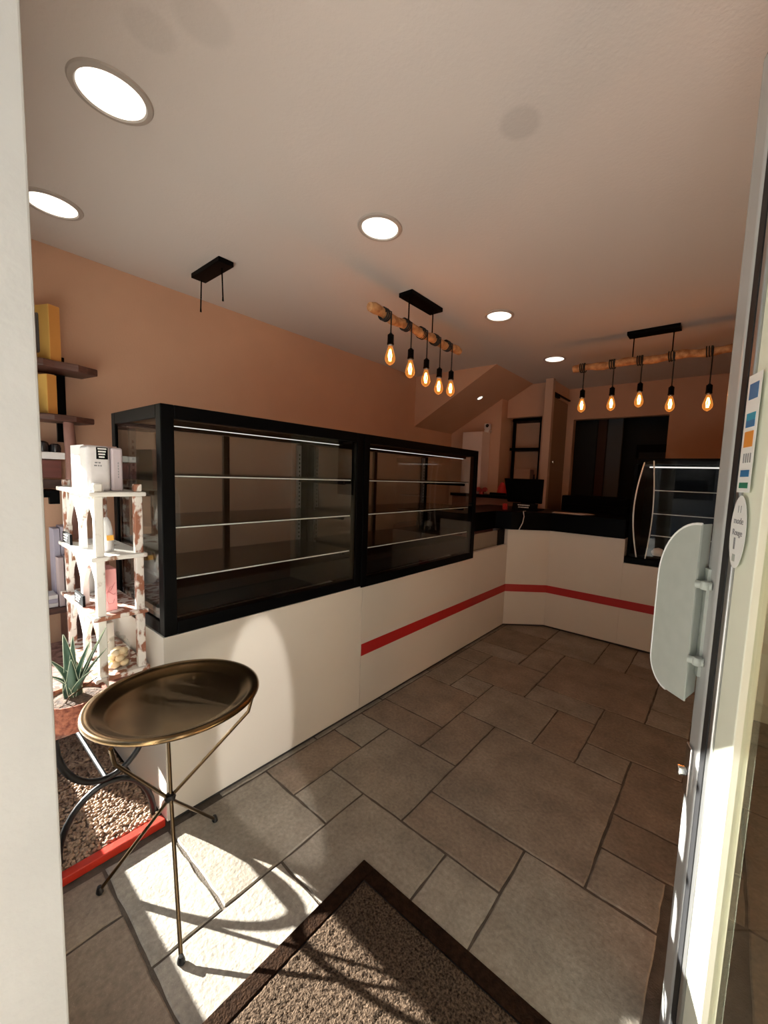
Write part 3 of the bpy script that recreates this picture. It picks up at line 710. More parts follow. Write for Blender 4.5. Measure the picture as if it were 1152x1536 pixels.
# boxes / books standing on the base shelf
for nm, (x0, x1, y0, y1, z0, z1), m_, lab in (
        ('gift_box', (-2.80, -2.70, .45, .475, .652, 1.045), 'lavender', 'tall thin lavender box at the back, left of the white shelf tower'),
        ('gift_box', (-2.795, -2.70, .478, .515, .652, 1.055), 'lavender', 'tall lavender box next to the post, left of the white shelf tower'),
        ('gift_box', (-2.69, -2.63, .452, .474, .652, .905), 'mauve', 'left of two thin mauve boxes standing on the low shelf'),
        ('gift_box', (-2.69, -2.63, .480, .504, .652, .905), 'mauve', 'right of two thin mauve boxes standing on the low shelf')):
    tag(box(x0, x1, y0, y1, z0, z1).build(nm, m_, loc=((x0+x1)/2, (y0+y1)/2, z0), bevel=.002), lab, 'box', 'slim boxes on the low shelf')
for k_ in range(3):
    z_ = .652 + .021*k_
    tag(box(-2.75, -2.64, .35, .447, z_, z_+.020).build('flat_box', 'lavender' if k_ % 2 else 'white_card', loc=(-2.69, .4, z_), bevel=.0015), ['bottom flat white box in the low pile', 'middle lavender flat box in the low pile', 'top flat white box in the low pile'][k_], 'box', 'flat boxes piled on the low shelf')

# ------------------------------------------------------------------ gravel bed, red rail, bench
ra = box(-1.632, -1.598, .105, .553, 0, .030)
tag(ra.build('edging_rail', 'red_rail', loc=(-1.615, .3, 0), bevel=.003), 'bright red painted rail along the edge of the gravel', 'edging')
tag(box(-2.60, -1.633, .105, .553, .0005, .012).build('gravel_tray', 'bed', loc=(-2.1, .3, 0)), 'brown base layer under the tan gravel in the window', 'gravel tray')
def make_gravel():
    bm = bmesh.new(); rnd = random.Random(11)
    base = bmesh.new(); bmesh.ops.create_icosphere(base, subdivisions=1, radius=1); bv = [v.co.copy() for v in base.verts]; bf = [[v.index for v in f.verts] for f in base.faces]; base.free()
    y = .122
    while y < .545:
        x = -2.58
        while x < -1.645:
            px, py = x+rnd.uniform(-.006, .006), y+rnd.uniform(-.005, .005)
            sx, sy, sz = rnd.uniform(.0055, .0105), rnd.uniform(.005, .0085), rnd.uniform(.0045, .0075); an = rnd.uniform(0, PI); zz = .014+rnd.uniform(0, .007)
            ca, sa = math.cos(an), math.sin(an); vs = []
            tilt = rnd.uniform(-.3, .3)
            for c_ in bv:
                j_ = 1 + rnd.uniform(-.16, .16); X, Y, Z = c_.x*sx*j_, c_.y*sy*j_, c_.z*sz*j_; Z += X*tilt
                vs.append(bm.verts.new((px+X*ca-Y*sa, py+X*sa+Y*ca, zz+Z)))
            for f_ in bf: bm.faces.new([vs[i] for i in f_])
            x += .0125
        y += .0105
    me = bpy.data.meshes.new('gravel'); bm.to_mesh(me); bm.free(); me.materials.append(M['pebble'])
    for p_ in me.polygons: p_.use_smooth = True
    o = bpy.data.objects.new('gravel', me); C.objects.link(o)
    return tag(o, 'tan gravel spread between the red rail and the window', 'gravel', kind='stuff')
make_gravel()
BZ = .478
bn = thing('iron_bench', 'low iron bench with curved legs standing in the gravel under the white shelf tower', 'bench', (-2.05, .38, .02))
box(-2.50, -1.655, .195, .55, BZ, BZ+.040).build('bench_top', 'rusty', bn, bevel=.004)
for xe in (-1.675, -2.46):
    l1 = MB()
    up_ = arc((xe, .395, .455), .135, PI*1.02, 2*PI-.02, 20, (0, 1, 0), (0, 0, 1.48))
    l1.tube([(xe, .258, BZ)] + up_ + [(xe, .532, BZ)], .0105, 10); l1.build('curved_leg', 'iron', bn, smooth=True)
    l2 = MB()
    dn_ = arc((xe, .395, .025), .142, PI, 0, 20, (0, 1, 0), (0, 0, 1.50))
    l2.tube([(xe, .252, .024)] + dn_ + [(xe, .538, .024)], .0105, 10); l2.build('curved_leg', 'iron', bn, smooth=True)
MB().tube([(-1.675, .395, .247), (-2.46, .395, .247)], .008, 8).build('stretcher', 'iron', bn, smooth=True)
BT = BZ + .0405
# pot and aloe
AX, AY = -1.665, .312
pot = thing('aloe_plant', 'spiky green aloe in a red coir pot on the bench beside the brass tray', 'plant', (AX, AY, BT))
pr_ = MB(); R0 = .088
pr_.lathe([(0, 0), (R0*.93, 0), (R0, .02), (R0*1.02, .085), (R0*.98, .092), (R0*.9, .09), (R0*.88, .075)], (AX, AY, BT), 40)
for v in pr_.bm.verts:
    nz = noise.noise(v.co*60)*.006; d_ = Vector((v.co.x-AX, v.co.y-AY, 0)); 
    if d_.length > .02: v.co += d_.normalized()*nz
pr_.build('pot', 'coir_red', pot, smooth='all')
so = MB(); so.lathe([(R0*.89, .078), (.05, .085), (0, .09)], (AX, AY, BT), 30); so.build('soil', 'soil', pot, smooth='all')
base_p = Vector((AX-.005, AY-.002, BT+.080))
def aloe_leaf(tip, w0, bend, i_):
    tip = Vector(tip); d_ = tip - base_p; L_ = d_.length; n_ = 12
    side = d_.cross(Vector((0, 0, 1)))
    if side.length < 1e-4: side = Vector((1, 0, 0))
    side.normalize(); nrm_ = side.cross(d_).normalized()
    bm = MB(); rows = []
    for k_ in range(n_+1):
        t = k_/n_; c = base_p + d_*t + nrm_*bend*math.sin(PI*t)
        w_ = 1.45*w0*(1-t)**.75*(1 + .25*math.sin(PI*min(1, t*2.2))) + .0006; th = .0055*(1-t)**.8 + .0006
        rows.append([bm.bm.verts.new(p_) for p_ in (c - side*w_ + nrm_*th*.9, c - side*w_*.5 + nrm_*th*.15, c + nrm_*0, c + side*w_*.5 + nrm_*th*.15, c + side*w_ + nrm_*th*.9, c + side*w_*.6 - nrm_*th, c - nrm_*th*1.5, c - side*w_*.6 - nrm_*th)])
    for a, b_ in zip(rows, rows[1:]):
        for k_ in range(8): bm._f([a[k_], a[(k_+1) % 8], b_[(k_+1) % 8], b_[k_]])
    lf_ = bm.build('leaf', 'aloe', pot, smooth='all')
    ed = MB()
    for sg in (-1, 1):
        pts = []
        for k_ in range(n_+1):
            t = k_/n_; c = base_p + d_*t + nrm_*bend*math.sin(PI*t); w_ = 1.45*w0*(1-t)**.75*(1 + .25*math.sin(PI*min(1, t*2.2))) + .0006; th = .0055*(1-t)**.8 + .0006
            pts.append(c + side*sg*w_ + nrm_*th*.9)
        ed.tube(pts, .0011, 5)
    ed.build('leaf_margin', 'aloe_edge', lf_)
for i_, (tip, w0, bd) in enumerate((((-1.76, .307, .793), .016, .012), ((-1.75, .330, .782), .011, .008), ((-1.655, .305, .737), .0155, -.006), ((-1.72, .262, .730), .015, .016),
        ((-1.69, .250, .690), .012, .016), ((-1.69, .366, .774), .012, .008), ((-1.67, .405, .815), .0075, .004), ((-1.63, .395, .755), .0085, .010), ((-1.61, .35, .70), .009, .012))):
    aloe_leaf(tip, w0, bd, i_)
rt_ = MB(); rt_.tube([base_p + Vector((.03, -.03, -.005)), base_p + Vector((.05, -.02, .03)), base_p + Vector((.03, .06, .06))], .002, 6); rt_.build('dry_stem', 'brass_rod', pot, smooth=True)

# ------------------------------------------------------------------ white shelf tower
X0, X1, Y0, Y1, ZTOP = -2.160, -1.706, .392, .537, 1.287
et = thing('shelf_tower', 'worn white wooden shelf tower with pointed arches beside the black display case', 'shelf tower', ((X0+X1)/2, (Y0+Y1)/2, BT))
LV = (.62, .845, 1.06, ZTOP)
for (x, y, m_) in ((X0, Y0, 'flaky_red'), (X1-.026, Y0, 'flaky'), (X0, Y1-.026, 'flaky_red'), (X1-.026, Y1-.026, 'flaky_red')):
    q = MB(); q.box(x, x+.026, y, y+.026, BT, ZTOP-.017); q.box(x+.0005, x+.0255, y+.0005, y+.0255, ZTOP+.0005, ZTOP+.028); q.build('post', m_, et, bevel=.003)
for zz in LV:
    q = MB(); q.box(X0-.022, X1+.010, Y0-.014, Y1+.010, zz-.016, zz); q.build('shelf', 'flaky_red' if zz < 1 else 'flaky', et, bevel=.004)
for zb_, zt_ in ((BT, LV[0]), (LV[0], LV[1]), (LV[1], LV[2]), (LV[2], LV[3])):
    if zt_ - zb_ < .15: continue
    zt_ -= .017; xm = (X0+X1)/2
    q = MB(); q.box(xm-.013, xm+.013, Y0+.006, Y0+.026, zb_, zt_)
    for xa, xb in ((X0+.026, xm-.013), (xm+.013, X1-.026)):
        mid = (xa+xb)/2; hw = (xb-xa)/2; sp_ = zb_ + (zt_-zb_)*.30; ap = zt_ - .020
        def cur(t): return hw*(1-t**1.6)        # half opening, narrowing to the point
        n_ = 12
        L_ = [(mid-cur(k_/n_), sp_+(ap-sp_)*k_/n_) for k_ in range(n_+1)]; R_ = [(mid+cur(k_/n_), sp_+(ap-sp_)*k_/n_) for k_ in range(n_+1)]
        q.prism([(x_, Y0+.008, z_) for x_, z_ in L_ + [(mid, zt_), (xa, zt_)]], (0, .014, 0))
        q.prism([(x_, Y0+.008, z_) for x_, z_ in (R_ + [(mid, zt_), (xb, zt_)])[::-1]], (0, .014, 0))
    q.build('arch_panel', 'flaky', et)
q = MB(); q.box(X0+.034, X1-.034, Y1-.012, Y1-.006, BT, BT+.1); q.build('base_rail', 'flaky_red', et)

def scribble(parent, origin, ux, rows, w, mat, size=.006, gap=.011, seed=0, out=None):
    """rows of small illegible strokes"""
    rnd = random.Random(seed); ux = Vector(ux); m_ = MB(); o = Vector(origin); nn = out
    for r_ in range(rows):
        x = 0; ww = w*rnd.uniform(.6, 1); x = (w-ww)/2
        while x < (w+ww)/2 - .003:
            l_ = rnd.uniform(.004, .011); l_ = min(l_, (w+ww)/2-x)
            a = o + ux*x - Vector((0, 0, 1))*gap*r_
            m_.prism([a, a+ux*l_, a+ux*l_+Vector((0, 0, size)), a+Vector((0, 0, size))], Vector(nn)*.0007); x += l_ + .0022
    return m_.build('lettering', mat, parent)
# on the top shelf
bx = thing('window_box', 'white tin box with a cut-out window on top of the white shelf tower', 'box', (-1.96, .455, ZTOP))
q = MB(); x0, x1, y0, y1, z0, z1 = -2.055, -1.865, .405, .505, ZTOP+.0005, 1.452
q.box(x0, x1, y0+.003, y1, z0, z1); q.box(x0, x0+.04, y0, y0+.003, z0, z1); q.box(x1-.035, x1, y0, y0+.003, z0, z1); q.box(x0+.04, x1-.035, y0, y0+.003, z1-.035, z1); q.box(x0+.04, x1-.035, y0, y0+.003, z0, z0+.02)
o = q.build('box_body', ['white_card', 'tin_pink'], bx)
for f_ in o.data.polygons:
    if f_.normal.x > .5: f_.material_index = 1
box(x0+.041, x1-.036, y0+.0005, y0+.0025, z0+.021, z1-.036).build('window', 'kraft', bx)
q = MB(); q.prism([(-1.93, .4025, ZTOP+.001), (-1.885, .4025, ZTOP+.001), (-1.90, .4025, ZTOP+.10), (-1.925, .4025, ZTOP+.10)], (0, .002, 0)); q.build('paper_tag', 'white_card', bx)
tn = thing('tin', 'ivory tin with a black label panel on top of the white shelf tower', 'tin', (-1.79, .422, ZTOP))
MB().box(-1.845, -1.750, .386, .455, ZTOP+.0005, 1.447).build('tin_body', 'tin', tn, bevel=.012, seg=4)
lp_ = box(-1.7505, -1.7485, .414, .447, 1.40, 1.442).build('label_panel', 'slate', tn)
for k_ in range(4):
    q = MB(); q.box(-1.7485, -1.7478, .418+.001*k_, .443-.002*k_, 1.434-.0095*k_, 1.439-.0095*k_); q.build('lettering', 'chalk', lp_)
scribble(tn, (-1.750, .405, 1.385), (0, 1, 0), 2, .028, 'greytext', .005, .010, 3, (1, 0, 0))
tn2 = thing('tin', 'mauve tin at the right, next to the ivory tin on the shelf tower top', 'tin', (-1.79, .474, ZTOP))
MB().box(-1.845, -1.752, .4565, .4925, ZTOP+.0005, 1.444).build('tin_body', 'tin_mauve', tn2, bevel=.008, seg=4)
q = MB()
for k_ in range(6): q.box(-1.7525, -1.7513, .476, .4795, 1.335+.010*k_, 1.342+.010*k_)
q.build('lettering', 'greytext', tn2)
q = MB(); q.prism([(-1.722, .397, ZTOP+.0005), (-1.722, .425, ZTOP+.0005), (-1.730, .425, ZTOP+.030), (-1.730, .397, ZTOP+.030)], (-.002, 0, 0))
tag(q.build('price_card', 'white_card', loc=(-1.725, .41, ZTOP)), 'small blank white card in front of the ivory tin', 'card')
# second shelf
z_ = LV[2] + .0005
bg = thing('sweet_bag', 'clear film bag with gold label on the second shelf of the white tower', 'bag', (-1.80, .447, z_))
q = MB(); q.lathe([(0, 0), (.026, 0), (.030, .012), (.030, .05), (.026, .085), (.018, .112), (.009, .128), (0, .13)], (-1.80, .447, z_), 18, sx=.9, sy=.72)
for v in q.bm.verts: v.co += Vector((noise.noise(v.co*70), noise.noise(v.co*70+Vector((9, 0, 0))), 0))*.006
q.build('film', 'bag', bg, smooth='all')
q = MB(); q.lathe([(0, .002), (.023, .002), (.026, .012), (.025, .045), (.01, .055), (0, .055)], (-1.80, .447, z_), 14, sx=.85, sy=.68); q.build('filling', 'tin', bg, smooth='all')
q = MB(); q.prism([(-1.7715, .441, z_+.045), (-1.7715, .462, z_+.045), (-1.773, .462, z_+.064), (-1.773, .441, z_+.064)], (.002, 0, 0)); q.build('label', 'gold', bg)
q = MB(); q.lathe([(0, 0), (.020, .0), (.024, .05), (.018, .09), (.006, .12), (0, .125)], (-1.885, .45, z_), 16)
for v in q.bm.verts: v.co += Vector((noise.noise(v.co*60), noise.noise(v.co*60+Vector((9, 0, 0))), 0))*.006
tag(q.build('sweet_bag', 'bag', loc=(-1.885, .45, z_), smooth='all'), 'small grey film bag behind the right arch of the second shelf', 'bag')
def chalk_tag(x0, x1, zb, lab, seed, col='black'):
    t_ = thing('price_label', lab, 'label', ((x0+x1)/2, .389, zb), 'black price labels on the white shelf tower')
    box(x0, x1, .385, .393, zb, zb+.042).build('slate', 'slate', t_, bevel=.001)
    for k_ in range(3): box(x0+.02, x1-.03-.012*k_, .3842, .385, zb+.031-.011*k_, zb+.036-.011*k_).build('lettering', 'chalk', t_)
chalk_tag(-2.14, -2.02, LV[2]+.0005, 'black price label at the left of the second shelf of the tower', 1)
chalk_tag(-1.985, -1.865, LV[1]+.0005, 'black price label on the third shelf of the tower, left of the pink box', 2)
# third shelf
z_ = LV[1] + .0005
pk = thing('pink_box', 'tall pink card box with a printed bow on the third shelf of the white tower', 'box', (-1.80, .437, z_))
box(-1.84, -1.755, .423, .463, z_, 1.002).build('carton', 'pink', pk, bevel=.0015)
q = MB()
def pl(pts): q.tube([(-1.7545, y+.006, z) for y, z in pts], .0008, 5)
pl([(.424, .912), (.436, .935), (.446, .938), (.438, .922), (.428, .915)]); pl([(.430, .92), (.446, .905), (.452, .91)]); pl([(.428, .915), (.424, .89), (.432, .872), (.445, .875), (.448, .888)]); pl([(.44, .928), (.452, .95)])
q.build('printed_bow', 'pinkline', pk)
bt = thing('gift_bottle', 'white bottle with gold neck band behind the left arch of the third shelf', 'bottle', (-2.09, .456, z_))
MB().lathe([(0, 0), (.028, 0), (.030, .005), (.030, .085), (.020, .108), (0, .11)], (-2.09, .456, z_), 22).build('body', 'bottle', bt, smooth=True)
MB().lathe([(.0205, .106), (.021, .112), (.019, .128), (0, .129)], (-2.09, .456, z_), 20).build('neck_band', 'gold', bt, smooth=True)
MB().lathe([(.014, .129), (.012, .15), (.013, .168), (0, .17)], (-2.09, .456, z_), 18).build('cap', 'brown_glass', bt, smooth=True)
# lowest shelf
z_ = LV[0] + .0005
tag(box(-1.90, -1.855, .432, .476, z_, .768).build('white_box', 'white_card', loc=(-1.88, .45, z_), bevel=.002), 'plain white box behind the glass jar on the lowest shelf', 'box')
jr = thing('glass_jar', 'glass jar of cream sweets on the lowest shelf of the white tower', 'jar', (-1.765, .462, z_))
MB().lathe([(0, .001), (.034, .001), (.037, .006), (.037, .085), (.032, .100), (.025, .106), (.025, .110)], (-1.765, .462, z_), 28).build('body', 'jar', jr, smooth='all')
lj = MB().lathe([(0, .110), (.026, .110), (.026, .114), (.010, .120), (0, .121)], (-1.765, .462, z_), 24).build('lid', 'jar', jr, smooth=True)
MB().lathe([(0, .121), (.006, .124), (.008, .130), (.005, .136), (0, .137)], (-1.765, .462, z_), 14).build('lid_knob', 'jar', lj, smooth='all')
cr = None; rnd = random.Random(4)
for k_, (dx, dy, dz) in enumerate(((.014, -.012, .016), (.014, .014, .016), (-.012, -.012, .016), (-.012, .013, .016), (.017, .001, .036), (-.004, -.017, .038), (-.004, .017, .038), (-.018, 0, .037), (.012, -.011, .057), (.010, .013, .058), (-.010, .002, .058))):
    if cr is None:
        q = MB(); bmesh.ops.create_icosphere(q.bm, subdivisions=3, radius=.0138); cr = q.build('cream_sweet', 'cream', smooth='all'); o = cr
    else:
        o = cr.copy(); C.objects.link(o)
    o.location = (-1.765+1.12*dx, .462+1.12*dy, z_+1.08*dz); o.scale = (1, 1.1, .95)
    tag(o, 'round cream sweet inside the glass jar on the lowest shelf', 'sweet', 'cream sweets in the glass jar')
# white linen heap left of the pot
q = MB(); q.lathe([(0, .062), (.03, .055), (.055, .035), (.07, .012), (.075, 0), (0, 0)], (-1.855, .27, BT), 28, sx=1.1, sy=.8)
bmesh.ops.subdivide_edges(q.bm, edges=q.bm.edges[:], cuts=1, use_grid_fill=True)
for v in q.bm.verts:
    if v.co.z > BT+.004: v.co += Vector((noise.noise(v.co*25), noise.noise(v.co*25+Vector((5, 0, 0))), abs(noise.noise(v.co*30))))*.016
tag(q.build('linen_cloth', 'linen', loc=(-1.855, .27, BT), smooth='all'), 'bright white crumpled cloth on the bench left of the aloe pot', 'cloth')

# ------------------------------------------------------------------ brass tray table
TX, TY, TZ = -1.335, .503, .650
tt = thing('tray_table', 'round dark brass tray on a folding tripod of thin rods', 'table', (TX, TY, 0))
tr = MB()
tr.lathe([(0, -.012), (.178, -.012), (.190, -.008), (.213, .006), (.222, .012), (.236, .014), (.243, .010), (.245, .003), (.242, -.001), (.232, .001), (.220, -.003), (.196, -.020), (.182, -.0265), (.150, -.0255), (0, -.0245)], (TX, TY, TZ), 96)
tr.build('tray', 'brass', tt, smooth='all')
KN = Vector((-1.350, .482, .306))
legs = [Vector((-1.089, .408, .010)), Vector((-1.486, .320, .010)), Vector((-1.478, .684, .010))]
for i_, ft in enumerate(legs):
    d_ = KN - ft; k_ = KN + Vector((.007*math.cos(i_*2.1), .007*math.sin(i_*2.1), 0))
    top = k_ + d_*((TZ-.012-KN.z)/d_.z)*1.0
    rr = Vector((top.x-TX, top.y-TY, 0))
    rr_ = rr.normalized()*.226; top = Vector((TX+rr_.x, TY+rr_.y, TZ-.022))
    q = MB(); q.tube([ft, k_, top - Vector((0, 0, .035)) - (top-k_).normalized()*.02, top], .0056, 10)
    lg = q.build('leg', 'brass_rod', tt, smooth=True)
    q = MB(); q.lathe([(0, -.010), (.008, -.009), (.0105, -.004), (.0085, .006), (.006, .014), (0, .015)], ft, 14, sx=1.3); q.build('foot', 'iron', lg, smooth=True)
q = MB(); q.lathe([(0, -.014), (.014, -.010), (.017, 0), (.014, .010), (0, .014)], KN, 16); q.build('pivot_knot', 'iron', tt, smooth=True)

# ------------------------------------------------------------------ door mat
mx0, mx1, my0, my1 = -.912, -.012, .30, .946
dm = thing('door_mat', 'brown coir door mat with darker border on the tiles inside the entrance', 'mat', ((mx0+mx1)/2, (my0+my1)/2, 0))
q = MB(); q.box(mx0, mx1, my0, my1, .0005, .006); q.build('backing', 'rubber', dm)
def pile(x0, x1, y0, y1, zt, name, mat, st, amp, seed):
    bm = bmesh.new(); nx, ny = max(2, int((x1-x0)/st)), max(2, int((y1-y0)/st)); rnd = random.Random(seed); rows = []
    for a in range(ny+1):
        row = []
        for b_ in range(nx+1):
            e_ = a in (0, ny) or b_ in (0, nx)
            row.append(bm.verts.new((x0+(x1-x0)*b_/nx + (0 if e_ else rnd.uniform(-.3, .3)*st), y0+(y1-y0)*a/ny + (0 if e_ else rnd.uniform(-.3, .3)*st), .0065 if e_ else zt + rnd.uniform(-amp, amp))))
        rows.append(row)
    for a in range(ny):
        for b_ in range(nx): bm.faces.new([rows[a][b_], rows[a][b_+1], rows[a+1][b_+1], rows[a+1][b_]])
    me = bpy.data.meshes.new(name); bm.to_mesh(me); bm.free(); me.materials.append(M[mat])
    for p_ in me.polygons: p_.use_smooth = True
    o = bpy.data.objects.new(name, me); C.objects.link(o); o.parent = dm
    me.transform(Matrix.Translation(-dm.location)); return o
pile(mx0+.052, mx1-.052, my0+.052, my1-.052, .0135, 'pile', 'mat', .0055, .0025, 5)
q = MB(); q.box(mx0, mx0+.05, my0, my1, .0062, .012); q.box(mx1-.05, mx1, my0, my1, .0062, .012); q.box(mx0+.05, mx1-.05, my0, my0+.05, .0062, .012); q.box(mx0+.05, mx1-.05, my1-.05, my1, .0062, .012)
q.build('border', 'mat_edge', dm, bevel=.003)

# ------------------------------------------------------------------ things at the back
WT = 1.0965
ps = thing('till_screen', 'black till screen seen from behind on the corner worktop', 'screen', (-1.60, 3.86, WT))
q = MB(); q.prism([(-1.83, 3.80, 1.405), (-1.42, 3.80, 1.405), (-1.44, 3.84, 1.165), (-1.80, 3.84, 1.165)], (0, .03, 0)); q.build('screen_back', 'black', ps, bevel=.006)
q = MB(); q.prism([(-1.68, 3.85, WT+.012), (-1.50, 3.85, WT+.012), (-1.55, 3.87, 1.25), (-1.63, 3.87, 1.25)], (0, .025, 0)); q.build('stand_neck', 'black', ps)
box(-1.72, -1.46, 3.82, 4.0, WT, WT+.012).build('stand_base', 'black', ps, bevel=.003)
sg = thing('counter_sign', 'small black sign with two lines of white lettering in front of the till screen', 'sign', (-1.565, 3.70, WT))
q = MB(); q.prism([(-1.685, 3.715, WT), (-1.44, 3.735, WT), (-1.44, 3.745, WT+.07), (-1.685, 3.725, WT+.07)], (0, .012, 0)); q.build('sign_board', 'slate', sg)
scribble(sg, (-1.655, 3.716, WT+.046), (.99, .08, 0), 2, .17, 'chalk', .010, .021, 8, (0, -1, 0))
q = MB(); q.tube([(-1.505, 3.62, WT+.004), (-1.475, 3.50, WT+.006), (-1.455, 3.475, 1.06), (-1.463, 3.470, 1.0), (-1.49, 3.46, .935)], .004, 8)
tag(q.build('cable', 'cable', loc=(-1.49, 3.6, WT), smooth=True), 'thin white cable hanging down the front of the black worktop', 'cable')
rnd = random.Random(2)
for k_, (x, y, w_, h_) in enumerate(((-1.20, 3.82, .21, .148), (-1.05, 3.79, .148, .21))):
    q = MB(); q.box(-w_/2, w_/2, -h_/2, h_/2, 0, .003); q.xf(Matrix.Translation((x, y, WT+.0005+.0035*k_)) @ Matrix.Rotation(.2-.5*k_, 4, 'Z'))
    tag(q.build('paper_sheet', 'paper', loc=(x, y, WT)), ['white paper lying on the black worktop right of the sign', 'farther white paper lying on the black worktop toward the curved case'][k_], 'paper')
q = MB(); q.box(-1.735, -1.70, 3.60, 3.64, WT, WT+.06); tag(q.build('small_carton', 'red_bag', loc=(-1.72, 3.62, WT), bevel=.003), 'small dark red packet left of the black sign', 'packet')
# rear bench with clutter
rb = thing('rear_counter', 'brown rear counter with black top behind the long counter', 'counter', (-2.45, 4.3, 0))
box(-2.75, -1.90, 4.26, 4.555, 0, 1.17).build('body', 'brown_cab', rb); box(-2.77, -1.88, 4.24, 4.555, 1.17, 1.205).build('rear_top', 'granite', rb, bevel=.003)
q = MB(); q.lathe([(0, 0), (.055, 0), (.058, .04), (.045, .10), (.018, .15), (0, .155)], (-2.13, 4.38, 1.2055), 16)
tag(q.build('red_cone_bag', 'red_bag', loc=(-2.13, 4.38, 1.2055), smooth='all'), 'red cone-shaped packet on the rear counter below the camera', 'packet')
q = MB()
for sg_ in (-1, 1): q.lathe([(0, -.02), (.024, -.018), (.03, 0), (.024, .018), (0, .02)], (-2.36+.045*sg_, 4.30, 1.262), 12, axis='y', sx=1.3)
q.box(-2.385, -2.335, 4.285, 4.315, 1.2055, 1.27)
tag(q.build('red_bow', 'redbrown', loc=(-2.36, 4.30, 1.2055), smooth=True), 'dark red bow standing on the rear counter beside the display case', 'bow')
q = MB(); q.box(-2.24, -2.03, 4.28, 4.29, 1.2055, 1.235); q.box(-2.02, -1.93, 4.27, 4.42, 1.2055, 1.24)
tag(q.build('card_reader', 'black', loc=(-2.1, 4.3, 1.2055), bevel=.003), 'low black device on the rear counter under the red packet', 'device')
cb = thing('tall_cabinet', 'tall white narrow cabinet against the stair wall beneath the white camera', 'cabinet', (-2.52, 4.4, 1.205))
box(-2.70, -2.42, 4.36, 4.558, 1.2055, 1.965).build('body', 'fridge', cb, bevel=.006); 
cam_ = thing('wall_mounted_camera', 'small white security camera with black lens on top of the tall white cabinet', 'camera', (-2.43, 4.5, 1.966))
q = MB(); q.box(-2.47, -2.40, 4.48, 4.557, 1.9655, 2.005); q.box(-2.46, -2.39, 4.455, 4.52, 2.005, 2.075); q.build('housing', 'camera', cam_, bevel=.012, seg=3)
MB().lathe([(0, -.012), (.016, -.011), (.022, 0), (0, .004)], (-2.412, 4.452, 2.045), 16, axis='y').build('lens', 'lens', cam_, smooth=True)
# niche shelf frame
nf = thing('niche_shelf', 'black metal shelf frame inside the wall niche at the back', 'shelf', (-2.05, 4.85, 1.12))
q = MB()
for x in (-2.215, -1.865):
    q.box(x-.017, x+.017, 4.80, 4.83, 1.301, 2.163)
q.box(-2.24, -1.835, 4.80, 4.97, 2.125, 2.163); q.build('upright_frame', 'black', nf)
box(-2.255, -1.835, 4.79, 4.98, 1.765, 1.797).build('board', 'black', nf)
q = MB(); q.box(-2.27, -1.835, 4.76, 4.98, 1.121, 1.30); nb = tag(q.build('niche_box', 'black_matte', loc=(-2.05, 4.87, 1.121)), 'dark low box across the bottom of the wall niche', 'box')
tag(box(-2.235, -1.985, 4.84, 4.96, 1.3005, 1.53).build('kraft_box', 'kraft', loc=(-2.1, 4.9, 1.3), bevel=.003), 'brown card box standing in the wall niche', 'box')
for k_, x in enumerate((-1.955, -1.915)):
    o = MB().lathe([(0, 0), (.016, 0), (.016, .11), (.008, .14), (.008, .17), (0, .171)], (x, 4.90, 1.3005), 14)
    tag(o.build('niche_bottle', 'bottle_dark', loc=(x, 4.90, 1.3005), smooth=True), ['left dark bottle beside the brown box in the niche', 'right dark bottle beside the brown box in the niche'][k_], 'bottle')
q = MB(); q.box(-1.50, -.75, 4.62, 5.10, .02, 1.24); q.box(-1.45, -.80, 4.60, 4.62, .1, 1.15); q.box(-1.50, -1.44, 4.64, 4.7, 0, .02); q.box(-.81, -.75, 5.0, 5.06, 0, .02)
tag(q.build('black_machine', 'black', loc=(-1.12, 4.86, 0), bevel=.02), 'large black machine cabinet standing behind the corner worktop', 'machine')

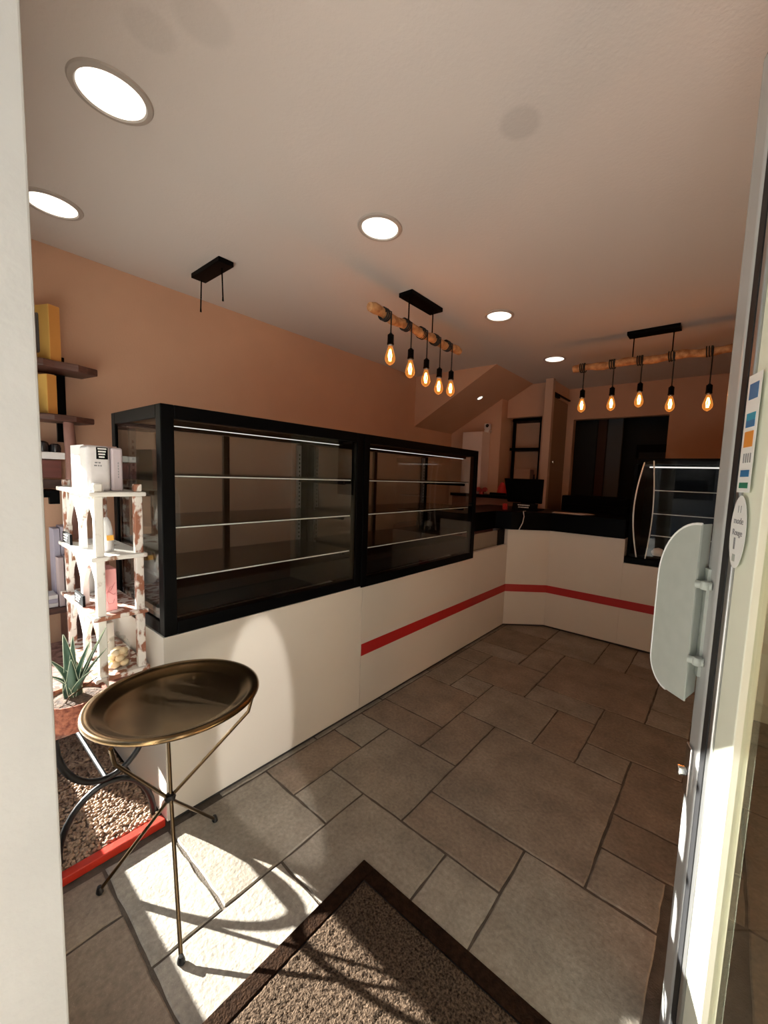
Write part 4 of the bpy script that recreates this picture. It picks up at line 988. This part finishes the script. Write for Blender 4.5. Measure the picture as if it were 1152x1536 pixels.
# ------------------------------------------------------------------ light
AZ, EL = math.atan2(.39, 1), math.radians(17.0)
sd = Vector((math.cos(AZ)*math.cos(EL), math.sin(AZ)*math.cos(EL), -math.sin(EL)))
sun = bpy.data.lights.new('sun', 'SUN'); sun.energy = 62; sun.angle = math.radians(.55); sun.color = (1, .97, .92)
so = bpy.data.objects.new('sun', sun); C.objects.link(so); so.rotation_euler = sd.to_track_quat('-Z', 'Y').to_euler()
# sun glinting off the open glass door back onto the counter and the tiles below it
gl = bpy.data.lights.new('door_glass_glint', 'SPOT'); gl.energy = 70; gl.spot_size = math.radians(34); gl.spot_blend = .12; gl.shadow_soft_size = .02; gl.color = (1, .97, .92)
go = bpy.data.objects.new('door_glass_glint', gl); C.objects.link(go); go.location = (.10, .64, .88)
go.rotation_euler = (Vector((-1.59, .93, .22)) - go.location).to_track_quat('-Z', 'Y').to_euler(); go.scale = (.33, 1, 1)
wd = bpy.data.worlds.new('sky'); scene.world = wd; wd.use_nodes = True; nt = wd.node_tree; nt.nodes.clear()
sk = nt.nodes.new('ShaderNodeTexSky'); sk.sky_type = 'NISHITA'; sk.sun_disc = False; sk.sun_elevation = math.radians(35); sk.sun_rotation = math.radians(250)
bgn = nt.nodes.new('ShaderNodeBackground'); bgn.inputs[1].default_value = .28; ow = nt.nodes.new('ShaderNodeOutputWorld')
nt.links.new(sk.outputs[0], bgn.inputs[0]); nt.links.new(bgn.outputs[0], ow.inputs[0])

# ------------------------------------------------------------------ camera
cd = bpy.data.cameras.new('camera'); co = bpy.data.objects.new('camera', cd); C.objects.link(co); scene.camera = co
co.matrix_world = Matrix(((0.784806, -0.087881, 0.613479, 0), (0.618547, 0.049653, -0.784177, 0), (0.038453, 0.994893, 0.093327, 1.38), (0, 0, 0, 1)))
cd.sensor_fit = 'HORIZONTAL'; cd.sensor_width = 36; cd.lens = 598.24/1152*36
cd.shift_x = -46.86/1152; cd.shift_y = 3.81/1152; cd.clip_start = .02
vs = scene.view_settings; vs.view_transform = 'Standard'; vs.look = 'None'; vs.gamma = 1; vs.exposure = -0.3; vs.use_curve_mapping = False
scene.cycles.max_bounces = 10; scene.cycles.transparent_max_bounces = 24; scene.cycles.diffuse_bounces = 5; scene.cycles.glossy_bounces = 5
scene.cycles.sample_clamp_indirect = 6; scene.cycles.caustics_reflective = False; scene.cycles.caustics_refractive = False
scene.cycles.use_denoising = True
